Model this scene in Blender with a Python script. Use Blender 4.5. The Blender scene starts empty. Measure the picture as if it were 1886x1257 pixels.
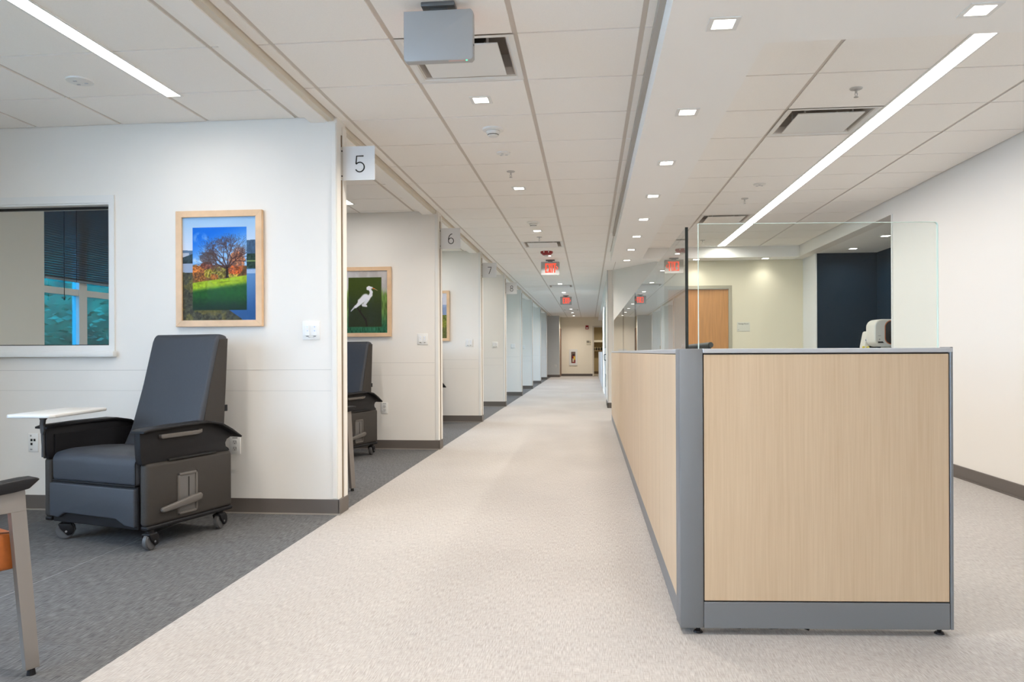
import bpy, bmesh, math, random
import numpy as np
from mathutils import Vector, Matrix
random.seed(7)
PI = math.pi
scene = bpy.context.scene
COL = scene.collection

# ------------------------------------------------------------------ camera
H = 1.0555
cam_d = bpy.data.cameras.new('camera'); cam = bpy.data.objects.new('camera', cam_d); COL.objects.link(cam)
cam_d.sensor_width = 36.0; cam_d.sensor_fit = 'HORIZONTAL'
cam_d.lens = 1358.5 / 1886 * 36.0
cam_d.shift_x = -(955 - 943) / 1886.0
cam_d.shift_y = (649.5 - 628.5) / 1886.0
cam_d.clip_start = 0.05; cam_d.clip_end = 300
cam.matrix_world = Matrix.Translation((0, 0, H)) @ Matrix.Rotation(0.0958, 4, 'Z') @ Matrix.Rotation(PI / 2, 4, 'X') @ Matrix.Rotation(-0.0041, 4, 'Z')
scene.camera = cam

# ------------------------------------------------------------------ world (overcast daylight outside the windows)
world = bpy.data.worlds.new('daylight'); scene.world = world; world.use_nodes = True
wn = world.node_tree.nodes; wn.clear()
bg = wn.new('ShaderNodeBackground'); wo = wn.new('ShaderNodeOutputWorld')
bg.inputs[0].default_value = (0.70, 0.85, 1.0, 1); bg.inputs[1].default_value = 15.0
world.node_tree.links.new(bg.outputs[0], wo.inputs[0])

# ------------------------------------------------------------------ exposure
scene.view_settings.view_transform = 'Standard'
scene.view_settings.look = 'None'
scene.view_settings.exposure = 0.22
scene.view_settings.gamma = 1.0
scene.view_settings.use_curve_mapping = False
scene.cycles.use_denoising = True
scene.cycles.max_bounces = 8
scene.cycles.diffuse_bounces = 4
scene.cycles.use_adaptive_sampling = True
scene.cycles.adaptive_threshold = 0.04
scene.cycles.transparent_max_bounces = 12
scene.cycles.sample_clamp_indirect = 6.0

DOWN_W = 24.0       # watts of one corridor downlight
SOFF_W = 3.2
LIN_WM = 7.2      # watts per metre of the workstation linear light
BAY_WM = 6.2
FILL_WM = 8.5
WARM = (1.0, 0.925, 0.84)
NEUT = (1.0, 0.96, 0.91)

# ------------------------------------------------------------------ materials
MATS = {}
def new_mat(name):
    m = bpy.data.materials.new(name); m.use_nodes = True
    nt = m.node_tree; b = nt.nodes['Principled BSDF']
    return m, nt, b

def mat(name, col, rough=0.5, metal=0.0, spec=0.5, noise=0.0, scale=40.0, bump=0.0, stretch=(1, 1, 1), emit=None, coat=0.0):
    if name in MATS: return MATS[name]
    m, nt, b = new_mat(name)
    b.inputs['Base Color'].default_value = (*col, 1); b.inputs['Roughness'].default_value = rough
    b.inputs['Metallic'].default_value = metal; b.inputs['Specular IOR Level'].default_value = spec
    if coat: b.inputs['Coat Weight'].default_value = coat
    if emit:
        b.inputs['Emission Color'].default_value = (*emit[0], 1); b.inputs['Emission Strength'].default_value = emit[1]
    if noise or bump:
        tc = nt.nodes.new('ShaderNodeTexCoord'); mp = nt.nodes.new('ShaderNodeMapping'); mp.inputs['Scale'].default_value = stretch
        n = nt.nodes.new('ShaderNodeTexNoise'); n.inputs['Scale'].default_value = scale; n.inputs['Detail'].default_value = 4
        nt.links.new(tc.outputs['Object'], mp.inputs[0]); nt.links.new(mp.outputs[0], n.inputs['Vector'])
        if noise:
            r = nt.nodes.new('ShaderNodeValToRGB')
            r.color_ramp.elements[0].position = .3; r.color_ramp.elements[1].position = .7
            r.color_ramp.elements[0].color = (*[c * (1 - noise) for c in col], 1)
            r.color_ramp.elements[1].color = (*[min(1, c * (1 + noise)) for c in col], 1)
            nt.links.new(n.outputs['Fac'], r.inputs[0]); nt.links.new(r.outputs[0], b.inputs['Base Color'])
        if bump:
            bp = nt.nodes.new('ShaderNodeBump'); bp.inputs['Strength'].default_value = bump; bp.inputs['Distance'].default_value = .01
            nt.links.new(n.outputs['Fac'], bp.inputs['Height']); nt.links.new(bp.outputs[0], b.inputs['Normal'])
    MATS[name] = m
    return m

def woven(name, c0, c1, sc, seams=None, rough=.9, vary=.10):
    """woven vinyl floor: short threads running both ways, broken into little patches"""
    m, nt, b = new_mat(name); L = nt.links; N = nt.nodes
    b.inputs['Roughness'].default_value = rough; b.inputs['Specular IOR Level'].default_value = .25
    tc = N.new('ShaderNodeTexCoord')
    def noise(scale, det=2):
        mp = N.new('ShaderNodeMapping'); mp.inputs['Scale'].default_value = scale
        n = N.new('ShaderNodeTexNoise'); n.inputs['Scale'].default_value = 1; n.inputs['Detail'].default_value = det
        L.new(tc.outputs['Object'], mp.inputs[0]); L.new(mp.outputs[0], n.inputs['Vector']); return n.outputs['Fac']
    a = noise((sc, sc * .09, 1), 3); c = noise((sc * .12, sc * 1.1, 1), 3); patch = noise((5, 9, 1), 4); big = noise((.9, .6, 1), 3)
    mx = N.new('ShaderNodeMix'); mx.data_type = 'FLOAT'
    pr = N.new('ShaderNodeMapRange'); pr.inputs[1].default_value = .35; pr.inputs[2].default_value = .65; pr.inputs[3].default_value = .12; pr.inputs[4].default_value = .55
    L.new(patch, pr.inputs[0]); L.new(pr.outputs[0], mx.inputs[0]); L.new(a, mx.inputs[2]); L.new(c, mx.inputs[3])
    r = N.new('ShaderNodeValToRGB'); r.color_ramp.elements[0].position = .34; r.color_ramp.elements[1].position = .66
    r.color_ramp.elements[0].color = (*c0, 1); r.color_ramp.elements[1].color = (*c1, 1)
    L.new(mx.outputs[0], r.inputs[0])
    mr = N.new('ShaderNodeMapRange'); mr.inputs[1].default_value = .3; mr.inputs[2].default_value = .7; mr.inputs[3].default_value = 1 - vary; mr.inputs[4].default_value = 1 + vary * .5
    L.new(big, mr.inputs[0])
    ml = N.new('ShaderNodeVectorMath'); ml.operation = 'SCALE'
    L.new(r.outputs[0], ml.inputs[0]); L.new(mr.outputs[0], ml.inputs['Scale'])
    L.new(ml.outputs[0], b.inputs['Base Color'])
    bp = N.new('ShaderNodeBump'); bp.inputs['Strength'].default_value = .25; bp.inputs['Distance'].default_value = .002
    L.new(mx.outputs[0], bp.inputs['Height']); L.new(bp.outputs[0], b.inputs['Normal'])
    return m

def glass(name, tint, ior=1.6, refl=1.0):
    """clear pane: light passes straight through, the outer faces mirror by Fresnel"""
    m = bpy.data.materials.new(name); m.use_nodes = True; nt = m.node_tree; N = nt.nodes; L = nt.links; N.clear()
    o = N.new('ShaderNodeOutputMaterial'); mix = N.new('ShaderNodeMixShader'); t = N.new('ShaderNodeBsdfTransparent'); g = N.new('ShaderNodeBsdfGlossy')
    t.inputs[0].default_value = (*tint, 1); g.inputs['Roughness'].default_value = 0.0
    f = N.new('ShaderNodeFresnel'); f.inputs[0].default_value = ior
    geo = N.new('ShaderNodeNewGeometry'); inv = N.new('ShaderNodeMath'); inv.operation = 'SUBTRACT'; inv.inputs[0].default_value = refl
    ml = N.new('ShaderNodeMath'); ml.operation = 'MULTIPLY'; ml.use_clamp = True
    # both faces of the pane: 2R/(1+R), carried by the outer face
    a2 = N.new('ShaderNodeMath'); a2.operation = 'MULTIPLY'; a2.inputs[1].default_value = 2; b2 = N.new('ShaderNodeMath'); b2.operation = 'ADD'; b2.inputs[1].default_value = 1; d2 = N.new('ShaderNodeMath'); d2.operation = 'DIVIDE'
    L.new(f.outputs[0], a2.inputs[0]); L.new(f.outputs[0], b2.inputs[0]); L.new(a2.outputs[0], d2.inputs[0]); L.new(b2.outputs[0], d2.inputs[1])
    L.new(geo.outputs['Backfacing'], inv.inputs[1]); L.new(inv.outputs[0], ml.inputs[0]); L.new(d2.outputs[0], ml.inputs[1])
    L.new(ml.outputs[0], mix.inputs[0]); L.new(t.outputs[0], mix.inputs[1]); L.new(g.outputs[0], mix.inputs[2]); L.new(mix.outputs[0], o.inputs[0])
    return m

def emission(name, col, s):
    if name in MATS: return MATS[name]
    m = bpy.data.materials.new(name); m.use_nodes = True; nt = m.node_tree; nt.nodes.clear()
    o = nt.nodes.new('ShaderNodeOutputMaterial'); e = nt.nodes.new('ShaderNodeEmission')
    e.inputs[0].default_value = (*col, 1); e.inputs[1].default_value = s; nt.links.new(e.outputs[0], o.inputs[0]); MATS[name] = m
    return m

M_wall = mat('wall paint off white', (.80, .775, .73), .7, spec=.3, noise=.012, scale=3)
M_cream = mat('wall paint cream', (.76, .705, .55), .7, spec=.3)
M_rightwall = mat('wall paint pale warm', (.80, .765, .72), .7, spec=.3)
M_grey_wall = mat('wall paint pale grey', (.62, .64, .64), .7, spec=.3)
M_navy = mat('wall paint navy', (.003, .017, .034), .7, spec=.15)
M_gyp = mat('gypsum white', (.93, .915, .885), .8, spec=.2)
M_tile = mat('ceiling tile', (.93, .905, .865), .9, spec=.1, noise=.02, scale=220)
M_bar = mat('ceiling grid', (.64, .585, .53), .6, spec=.3)
M_base = mat('baseboard rubber', (.125, .108, .096), .55)
M_base_edge = mat('baseboard toe', (.30, .27, .24), .6)
M_alu = mat('painted grey metal', (.185, .193, .203), .42, metal=.25, noise=.02, scale=500)
M_alu_l = mat('light grey metal', (.45, .46, .48), .4, metal=.3)
M_white = mat('white plastic', (.78, .78, .76), .4)
M_trimw = mat('white trim', (.74, .74, .72), .5)
M_cream_trim = mat('cream metal track', (.70, .635, .53), .5)
M_black = mat('black plastic', (.010, .010, .012), .5, spec=.25, noise=.1, scale=300, bump=.1)
M_darkgap = mat('dark gap', (.01, .01, .01), .8)
M_chrome = mat('brushed steel', (.55, .55, .55), .3, metal=1)
M_maple = mat('maple frame', (.70, .47, .28), .45, noise=.10, scale=9, stretch=(1, 1, 1))
M_fabric_f = mat('charcoal vinyl daylit', (.050, .055, .066), .5, spec=.3, noise=.16, scale=420, bump=.25, stretch=(1, .2, 1))  # bluish daylight on seat and back put into the colour
M_fabric_s = mat('brown grey vinyl', (.046, .041, .037), .6, spec=.25, noise=.16, scale=420, bump=.25, stretch=(.2, 1, 1))
M_lever = mat('grey plastic', (.125, .115, .105), .45, spec=.3)
M_orange = mat('burnt orange vinyl', (.36, .095, .014), .5, noise=.08, scale=60)
M_chairm = mat('taupe metal', (.23, .21, .195), .4, metal=.2)
M_door = mat('door veneer', (.52, .25, .09), .45, noise=.12, scale=3, stretch=(12, 12, .8))
M_frame = mat('door frame taupe', (.40, .37, .28), .5)
M_red = mat('alarm red', (.30, .008, .010), .4)
M_floor = woven('woven beige floor', (.325, .298, .276), (.50, .47, .443), 260)
M_floor2 = woven('woven grey floor', (.058, .058, .059), (.172, .171, .172), 190)
M_glass = glass('clear screen glass', (.955, .98, .965), 1.5)
M_wglass = glass('interior window glass', (.93, .965, .965), 1.3)
M_bglass = glass('tinted outer glass', (.07, .36, .52), 1.5)
M_glass2 = glass('clear front screen glass', (.955, .98, .965), 1.5, .25)
M_edge_l = mat('pale glass edge', (.62, .74, .68), .15)
M_edge_d = mat('dark glass edge', (.004, .008, .008), .2)
E_white = emission('lit diffuser', (1.0, .97, .92), 9.0)
E_spot = emission('lit lens', (1.0, .96, .88), 12.0)
E_red = emission('lit red letters', (1.0, .09, .05), 1.25)
E_green = emission('green led', (.10, 1.0, .45), 2.0)
E_blue = emission('blue led', (.55, .68, 1.0), .9)

def laminate():
    m, nt, b = new_mat('wood laminate'); N = nt.nodes; L = nt.links
    b.inputs['Roughness'].default_value = .5; b.inputs['Specular IOR Level'].default_value = .35
    tc = N.new('ShaderNodeTexCoord'); mp = N.new('ShaderNodeMapping'); mp.inputs['Scale'].default_value = (130, 130, 3.5)
    n = N.new('ShaderNodeTexNoise'); n.inputs['Scale'].default_value = 1; n.inputs['Detail'].default_value = 5
    mp2 = N.new('ShaderNodeMapping'); mp2.inputs['Scale'].default_value = (7, 7, .5); n2 = N.new('ShaderNodeTexNoise'); n2.inputs['Scale'].default_value = 1
    L.new(tc.outputs['Object'], mp.inputs[0]); L.new(tc.outputs['Object'], mp2.inputs[0]); L.new(mp.outputs[0], n.inputs['Vector']); L.new(mp2.outputs[0], n2.inputs['Vector'])
    ad = N.new('ShaderNodeMath'); ad.operation = 'MULTIPLY_ADD'; ad.inputs[1].default_value = .6
    L.new(n.outputs['Fac'], ad.inputs[0])
    ml = N.new('ShaderNodeMath'); ml.operation = 'MULTIPLY'; ml.inputs[1].default_value = .4; L.new(n2.outputs['Fac'], ml.inputs[0]); L.new(ml.outputs[0], ad.inputs[2])
    r = N.new('ShaderNodeValToRGB'); r.color_ramp.elements[0].position = .32; r.color_ramp.elements[1].position = .68
    r.color_ramp.elements[0].color = (.50, .362, .235, 1); r.color_ramp.elements[1].color = (.585, .442, .300, 1)
    L.new(ad.outputs[0], r.inputs[0]); L.new(r.outputs[0], b.inputs['Base Color'])
    return m
M_wood = laminate()

def vcol_mat(name, rough=.35):
    m, nt, b = new_mat(name); a = nt.nodes.new('ShaderNodeVertexColor'); a.layer_name = 'Col'
    b.inputs['Roughness'].default_value = rough; b.inputs['Specular IOR Level'].default_value = .1
    nt.links.new(a.outputs[0], b.inputs['Base Color']); return m
M_print = vcol_mat('printed paper')

# ------------------------------------------------------------------ mesh helpers
def box(bm, x0, x1, y0, y1, z0, z1, bev=0.0, seg=2, mi=0, rot=None):
    vs = [bm.verts.new(p) for p in ((x0, y0, z0), (x1, y0, z0), (x1, y1, z0), (x0, y1, z0), (x0, y0, z1), (x1, y0, z1), (x1, y1, z1), (x0, y1, z1))]
    fs = [bm.faces.new([vs[i] for i in q]) for q in ((3, 2, 1, 0), (4, 5, 6, 7), (0, 1, 5, 4), (1, 2, 6, 5), (2, 3, 7, 6), (3, 0, 4, 7))]
    for f in fs: f.material_index = mi
    if rot is not None: bmesh.ops.transform(bm, matrix=rot, verts=vs)
    if bev > 0:
        es = list({e for f in fs for e in f.edges})
        bmesh.ops.bevel(bm, geom=es, offset=bev, segments=seg, profile=.5, affect='EDGES', material=mi)
    return vs

def prism(bm, prof, axis, a, b, bev=0.0, seg=2, mi=0, caps_only=False):
    """profile of 2-D points extruded along axis ('x': profile is (y,z); 'y': (x,z); 'z': (x,y))"""
    def P(p, t):
        return {'x': (t, p[0], p[1]), 'y': (p[0], t, p[1]), 'z': (p[0], p[1], t)}[axis]
    v0 = [bm.verts.new(P(p, a)) for p in prof]; v1 = [bm.verts.new(P(p, b)) for p in prof]
    n = len(prof); fs = [bm.faces.new(v0[::-1]), bm.faces.new(v1)]
    for i in range(n):
        fs.append(bm.faces.new((v0[i], v0[(i + 1) % n], v1[(i + 1) % n], v1[i])))
    for f in fs: f.material_index = mi
    bmesh.ops.recalc_face_normals(bm, faces=fs)
    if bev > 0:
        es = list(fs[0].edges) + list(fs[1].edges) if caps_only else list({e for f in fs for e in f.edges})
        bmesh.ops.bevel(bm, geom=es, offset=bev, segments=seg, profile=.5, affect='EDGES', material=mi)

def cyl(bm, p0, p1, r, n=20, r2=None, mi=0):
    p0 = Vector(p0); p1 = Vector(p1); d = p1 - p0; L = d.length
    M = Matrix.Translation((p0 + p1) / 2) @ d.to_track_quat('Z', 'Y').to_matrix().to_4x4()
    r_ = bmesh.ops.create_cone(bm, cap_ends=True, segments=n, radius1=r, radius2=r if r2 is None else r2, depth=L, matrix=M)
    for v in r_['verts']:
        for f in v.link_faces: f.material_index = mi

def lathe(bm, prof, c=(0, 0, 0), n=28, mi=0):
    """(r, z) profile spun about Z at c"""
    rings = []
    for r, z in prof:
        if r < 1e-6: rings.append([bm.verts.new((c[0], c[1], c[2] + z))])
        else: rings.append([bm.verts.new((c[0] + r * math.cos(2 * PI * i / n), c[1] + r * math.sin(2 * PI * i / n), c[2] + z)) for i in range(n)])
    fs = []
    for a, b in zip(rings, rings[1:]):
        for i in range(n):
            j = (i + 1) % n
            if len(a) == 1 and len(b) == 1: continue
            if len(a) == 1: fs.append(bm.faces.new((a[0], b[j], b[i])))
            elif len(b) == 1: fs.append(bm.faces.new((a[i], a[j], b[0])))
            else: fs.append(bm.faces.new((a[i], a[j], b[j], b[i])))
    for f in fs: f.material_index = mi
    bmesh.ops.recalc_face_normals(bm, faces=fs)

def tube(bm, pts, r, n=8):
    for a, b in zip(pts, pts[1:]): cyl(bm, a, b, r, n)

def obj(name, bm, m, parent=None, smooth=None, loc=None):
    me = bpy.data.meshes.new(name); bm.to_mesh(me); bm.free()
    for mm in (m if isinstance(m, (list, tuple)) else [m]): me.materials.append(mm)
    if smooth:
        for p in me.polygons: p.use_smooth = True
        me.set_sharp_from_angle(angle=math.radians(smooth))
    o = bpy.data.objects.new(name, me); COL.objects.link(o)
    if parent: o.parent = parent
    if loc: o.location = loc
    return o

def B(): return bmesh.new()
def tag(o, label=None, cat=None, group=None, kind=None):
    if label: o['label'] = label
    if cat: o['category'] = cat
    if group: o['group'] = group
    if kind: o['kind'] = kind
    return o
def thing(name, label, cat, loc=(0, 0, 0), rz=0, group=None):
    o = bpy.data.objects.new(name, None); COL.objects.link(o); o.location = loc; o.rotation_euler = (0, 0, rz); o.empty_display_size = .1
    return tag(o, label, cat, group)
def struct(name, bm, m, parent=None, smooth=None):
    o = obj(name, bm, m, parent, smooth)
    if parent is None: o['kind'] = 'structure'
    return o
def one(name, m, parent, *boxes, bev=0, smooth=None, seg=2):
    bm = B()
    for b in boxes: box(bm, *b, bev=bev, seg=seg)
    return obj(name, bm, m, parent, smooth)
def copy_tree(o, parent=None):
    c = o.copy(); COL.objects.link(c); c.parent = parent
    for ch in list(o.children): copy_tree(ch, c)
    return c
def dup(o, loc, label, rz=None, group=None):
    c = copy_tree(o); c.location = loc; c['label'] = label
    if rz is not None: c.rotation_euler = (0, 0, rz)
    if group: c['group'] = group
    return c
def lamp(name, parent, loc, sx, sy, watts, col, spread=160):
    l = bpy.data.lights.new(name, 'AREA'); l.shape = 'RECTANGLE'; l.size = sx; l.size_y = sy; l.energy = watts; l.color = col; l.spread = math.radians(spread)
    o = bpy.data.objects.new(name, l); COL.objects.link(o); o.parent = parent; o.location = loc
    return o

CZ = 2.5985   # tile ceiling
SZ = 2.44     # gypsum soffit
T = .6096
PY = [4.68, 7.92, 11.08, 14.27, 17.75, 21.1, 24.75, 28.3]   # corridor-side wall ends between the bays
XW = -1.635   # their end faces
XE = -4.70    # outer wall
YB = -4.0     # wall behind the camera
YF = 32.7     # far wall
# ------------------------------------------------------------------ floors
bm = B(); box(bm, XW, 4.2, YB, 37, -.05, 0); struct('floor', bm, M_floor)
bm = B(); box(bm, XE - .1, XW, YB, 37, -.05, 0)
fl2 = struct('floor', bm, M_floor2)
bm = B()
for x in (-2.55, -3.47): box(bm, x, x + .004, YB, 14, 0, .0006)
obj('floor_seam', bm, mat('seam', (.22, .225, .23), .6), fl2)

# ------------------------------------------------------------------ ceilings
def tiles(x0, x1, y0, y1, z, xs, ys, holes=(), gx=.026, gy=.013, th=.012, keep=None):
    bm = B(); xs = [x0] + [x for x in xs if x0 + .03 < x < x1 - .03] + [x1]; ys = [y0] + [y for y in ys if y0 + .03 < y < y1 - .03] + [y1]
    for i in range(len(xs) - 1):
        for j in range(len(ys) - 1):
            cx, cy = (xs[i] + xs[i + 1]) / 2, (ys[j] + ys[j + 1]) / 2
            if any(a < cx < b and c < cy < d for a, b, c, d in holes): continue
            if keep and not keep(cx, cy): continue
            box(bm, xs[i] + gx / 2, xs[i + 1] - gx / 2, ys[j] + gy / 2, ys[j + 1] - gy / 2, z, z + th)
    return bm
def ceil_slab(x0, x1, y0, y1, z, holes=()):
    bm = B(); holes = [(h[0] + .05, h[1] - .05, h[2] + .05, h[3] - .05) for h in holes]
    xs = sorted({x0, x1, *[h[0] for h in holes], *[h[1] for h in holes]}); ys = sorted({y0, y1, *[h[2] for h in holes], *[h[3] for h in holes]})
    for a, b in zip(xs, xs[1:]):
        for c, d in zip(ys, ys[1:]):
            if not any(h[0] < (a + b) / 2 < h[1] and h[2] < (c + d) / 2 < h[3] for h in holes): box(bm, a, b, c, d, z + .007, z + .05)
    return bm
YL = [3.5471 + T * j for j in range(-14, 60)]
BX0 = -.9624 - T
vents = [(-.9624, -.3528, YL[14 + j], YL[14 + j + 1]) for j in (0, 11, 22, 38)]
corr = struct('ceiling', ceil_slab(BX0 - .085, .46, YB, YF, CZ, vents), M_bar)
obj('tile', tiles(BX0 - .085, .334, YB, 11.42, CZ, [BX0 + T * i for i in range(4)], YL, [v for v in vents if v[3] < 11.4]), M_tile, corr)
obj('tile', tiles(BX0 - .085, .46, 11.42, YF, CZ, [BX0 + T * i for i in range(4)], YL, [v for v in vents if v[3] > 11.4]), M_tile, corr)
bm = B(); box(bm, .46, 1.5, 11.42, 15, CZ, CZ + .04); struct('ceiling', bm, M_tile)
# right recess with 2x4 tiles
rx = [1.2593, 1.2593 + 2 * T]; ry = [4.2332 + T * j for j in range(-3, 13)]
rv = [(1.2593, 1.2593 + T, ry[4], ry[5]), (1.2593, 1.2593 + T, ry[10], ry[11])]
rec = struct('ceiling', ceil_slab(.79, 3.054, 3.40, 11.10, CZ, rv), M_bar)
obj('tile', tiles(.79, 3.054, 3.40, 11.10, CZ, rx, ry, rv + [(1.26, 2.479, 3.6, 11.1)], gx=.022), M_tile, rec)
# between the two main bars the linear light splits the tiles
bm = B(); gy = .013
yy = [3.40] + [y for y in ry if 3.45 < y < 11.05] + [11.10]
for a, b in zip(yy, yy[1:]):
    c = (a + b) / 2
    v = [w for w in rv if w[2] < c < w[3]]
    xa = 1.2593 + T if v else 1.2593
    if b > 3.62:
        box(bm, xa + .011, 1.857, max(a, 3.40) + gy / 2, b - gy / 2, CZ, CZ + .012)
        box(bm, 1.983, 1.2593 + 2 * T - .011, a + gy / 2, b - gy / 2, CZ, CZ + .012)
if len(bm.faces): obj('tile', bm, M_tile, rec)
bm = B(); box(bm, 1.27, 2.467, 3.41, 3.60, CZ, CZ + .012); obj('tile', bm, M_tile, rec)
# gypsum soffit over the counter, with the recess cut out of it
bm = B()
for q in ((.334, .79, 1.5, 11.42), (.79, 3.054, 1.5, 3.40), (.79, 3.054, 11.10, 11.45)): box(bm, *q, SZ, CZ + .06)
bmesh.ops.remove_doubles(bm, verts=bm.verts, dist=1e-5)
struct('ceiling', bm, M_gyp)
bm = B(); box(bm, .305, .334, 1.5, 9.6, CZ - .045, CZ + .0); struct('trim_1', bm, mat('reveal grey', (.46, .42, .37), .6))
bm = B(); box(bm, .334, 3.1, YB, 1.5, CZ, CZ + .05); struct('ceiling', bm, M_tile)
# bay ceilings: tiles, gypsum band, door track
for k in range(8):
    y1 = PY[k]; y0 = YB if k == 0 else PY[k - 1] + .17
    lx = -2.485
    bc = struct('ceiling', ceil_slab(XE, -1.81, y0, y1, CZ), M_bar)
    xs = [-1.90, -2.51, -3.12, -3.73, -4.34]
    yl = [3.547 + T * j for j in range(-13, 42)]
    ly1 = y1 - .50; ly0 = y0 + .5 if k else -2.0
    hl = [] if k > 3 else [(-2.51, -1.9, ly0, ly1)]
    obj('tile', tiles(XE, -1.81, y0, y1, CZ, sorted(xs), yl, hl), M_tile, bc)
    if k <= 3:
        bm = B(); ys = [y0] + [y for y in yl if y0 + .05 < y < y1 - .05] + [y1]
        for a, b in zip(ys, ys[1:]):
            c = (a + b) / 2
            if ly0 < c < ly1: box(bm, -2.425, -1.913, a + .006, b - .006, CZ, CZ + .012)
        obj('tile', bm, M_tile, bc)
    bm = B(); box(bm, -1.81, -1.695, y0, y1, 2.565, CZ + .05); struct('ceiling', bm, M_gyp)
bm = B(); box(bm, XE, -1.695, PY[7] + .17, 31.3, CZ, CZ + .05); struct('ceiling', bm, M_tile)
bm = B(); box(bm, -1.695, BX0 - .085, YB, 31.3, 2.573, 2.64); struct('trim_2', bm, M_cream_trim)

# ------------------------------------------------------------------ walls
def wall(name, x0, x1, y0, y1, z0=0, z1=2.64, m=M_wall, parent=None):
    bm = B(); box(bm, x0, x1, y0, y1, z0, z1); return struct(name, bm, m, parent)
def wall_holes_y(name, x0, x1, y0, y1, holes, m=M_wall, z1=2.64):
    """wall in the XZ plane (thin in y) with rectangular openings (xa, xb, za, zb)"""
    bm = B(); xs = sorted({x0, x1, *[h[0] for h in holes], *[h[1] for h in holes]}); zs = sorted({0, z1, *[h[2] for h in holes], *[h[3] for h in holes]})
    for a, b in zip(xs, xs[1:]):
        for c, d in zip(zs, zs[1:]):
            mx, mz = (a + b) / 2, (c + d) / 2
            if any(h[0] < mx < h[1] and h[2] < mz < h[3] for h in holes): continue
            box(bm, a, b, y0, y1, c, d)
    bmesh.ops.remove_doubles(bm, verts=bm.verts, dist=1e-5)
    return struct(name, bm, m)
def wall_holes_x(name, x0, x1, y0, y1, holes, m=M_wall, z1=2.64):
    bm = B(); ys = sorted({y0, y1, *[h[0] for h in holes], *[h[1] for h in holes]}); zs = sorted({0, z1, *[h[2] for h in holes], *[h[3] for h in holes]})
    for a, b in zip(ys, ys[1:]):
        for c, d in zip(zs, zs[1:]):
            my, mz = (a + b) / 2, (c + d) / 2
            if any(h[0] < my < h[1] and h[2] < mz < h[3] for h in holes): continue
            box(bm, x0, x1, a, b, c, d)
    bmesh.ops.remove_doubles(bm, verts=bm.verts, dist=1e-5)
    return struct(name, bm, m)
M_seam = mat('panel seam', (.60, .585, .55), .7)
WIN1 = (-4.62, -3.205, 1.105, 2.075)       # inner window in the nearest bay wall
for k, y in enumerate(PY):
    xl = XE
    holes = [WIN1] if k == 0 else []
    w = wall_holes_y('wall_left', xl, XW - .0, y, y + .17, holes, M_wall)
    # end post with its slot and the two horizontal panel seams
    bm = B(); box(bm, -1.672, -1.64, y - .006, y + .0, .105, 2.56, bev=.002); obj('post_trim', bm, M_trimw if k else M_wall, w)
    bm = B(); box(bm, XW, XW + .006, y + .075, y + .085, .1, 2.50); obj('slot', bm, mat('slot brown', (.20, .15, .10), .8), w)
    bm = B(); box(bm, XW, XW + .010, y + .092, y + .16, .1, 2.56, bev=.002); obj('channel', bm, M_wall, w)
    bm = B(); box(bm, xl, -1.68, y - .0008, y, .945, .949); box(bm, xl, -1.68, y - .0008, y, .808, .8105); obj('seam', bm, M_seam, w)
    bm = B(); box(bm, xl, XW + .008, y - .008, y, .0, .10, bev=.002); box(bm, XW, XW + .012, y - .008, y + .17, 0, .10, bev=.002)
    bb = struct('baseboard_left', bm, M_base)
    bm = B(); box(bm, xl, XW + .018, y - .018, y - .008, 0, .008); obj('toe', bm, M_base_edge, bb)
# outer wall with one window per bay
ext_holes = [(1.1, 2.6, .85, 2.35)] + [(y - 1.95, y - .22, .85, 2.35) for y in PY[1:]]
ext_holes[1] = (PY[1] - 1.95, PY[1] - .22, .85, 2.52)
ext_holes[4:7] = [(y - 2.9, y - .22, .85, 2.45) for y in PY[4:7]]
wall_holes_x('wall_outer', XE - .15, XE, YB, 31.3, [(-3.2, .6, .85, 2.35)] + ext_holes, M_wall)
wall('wall_back', XE, 3.2, YB - .1, YB, 0, 2.64)
# right-hand wall with the alcove
wall('wall_right', 3.054, 3.20, YB, 7.79, 0, 2.64, M_rightwall)
bm = B(); box(bm, 3.054, 3.20, 7.79, 11.45, SZ, 2.64); struct('wall_right', bm, M_rightwall)
bm = B(); box(bm, 3.044, 3.21, 7.775, 7.80, 0, SZ, bev=.003); struct('trim_3', bm, M_trimw)
bm = B(); box(bm, 3.20, 4.1, 7.70, 10.87, SZ, SZ + .04); struct('ceiling', bm, M_gyp)
wall('wall_alcove', 3.205, 4.1, 10.785, 10.95, 0, SZ, M_navy)
wall('wall_alcove', 4.02, 4.15, 7.7, 10.85, 0, SZ, M_navy)
wall('wall_alcove', 3.20, 4.1, 7.66, 7.78, 0, SZ, M_navy)
wall('wall_right', 3.20, 3.35, 10.79, 11.60, 0, SZ + .02, M_trimw)
bm = B(); box(bm, 3.185, 3.205, 10.775, 10.84, 0, SZ, bev=.003); struct('trim_4', bm, M_trimw)
bm = B(); box(bm, 3.040, 3.054, YB, 7.77, 0, .10, bev=.002); box(bm, 3.028, 3.042, YB, 7.77, 0, .008)
struct('baseboard_right', bm, M_base)
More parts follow.
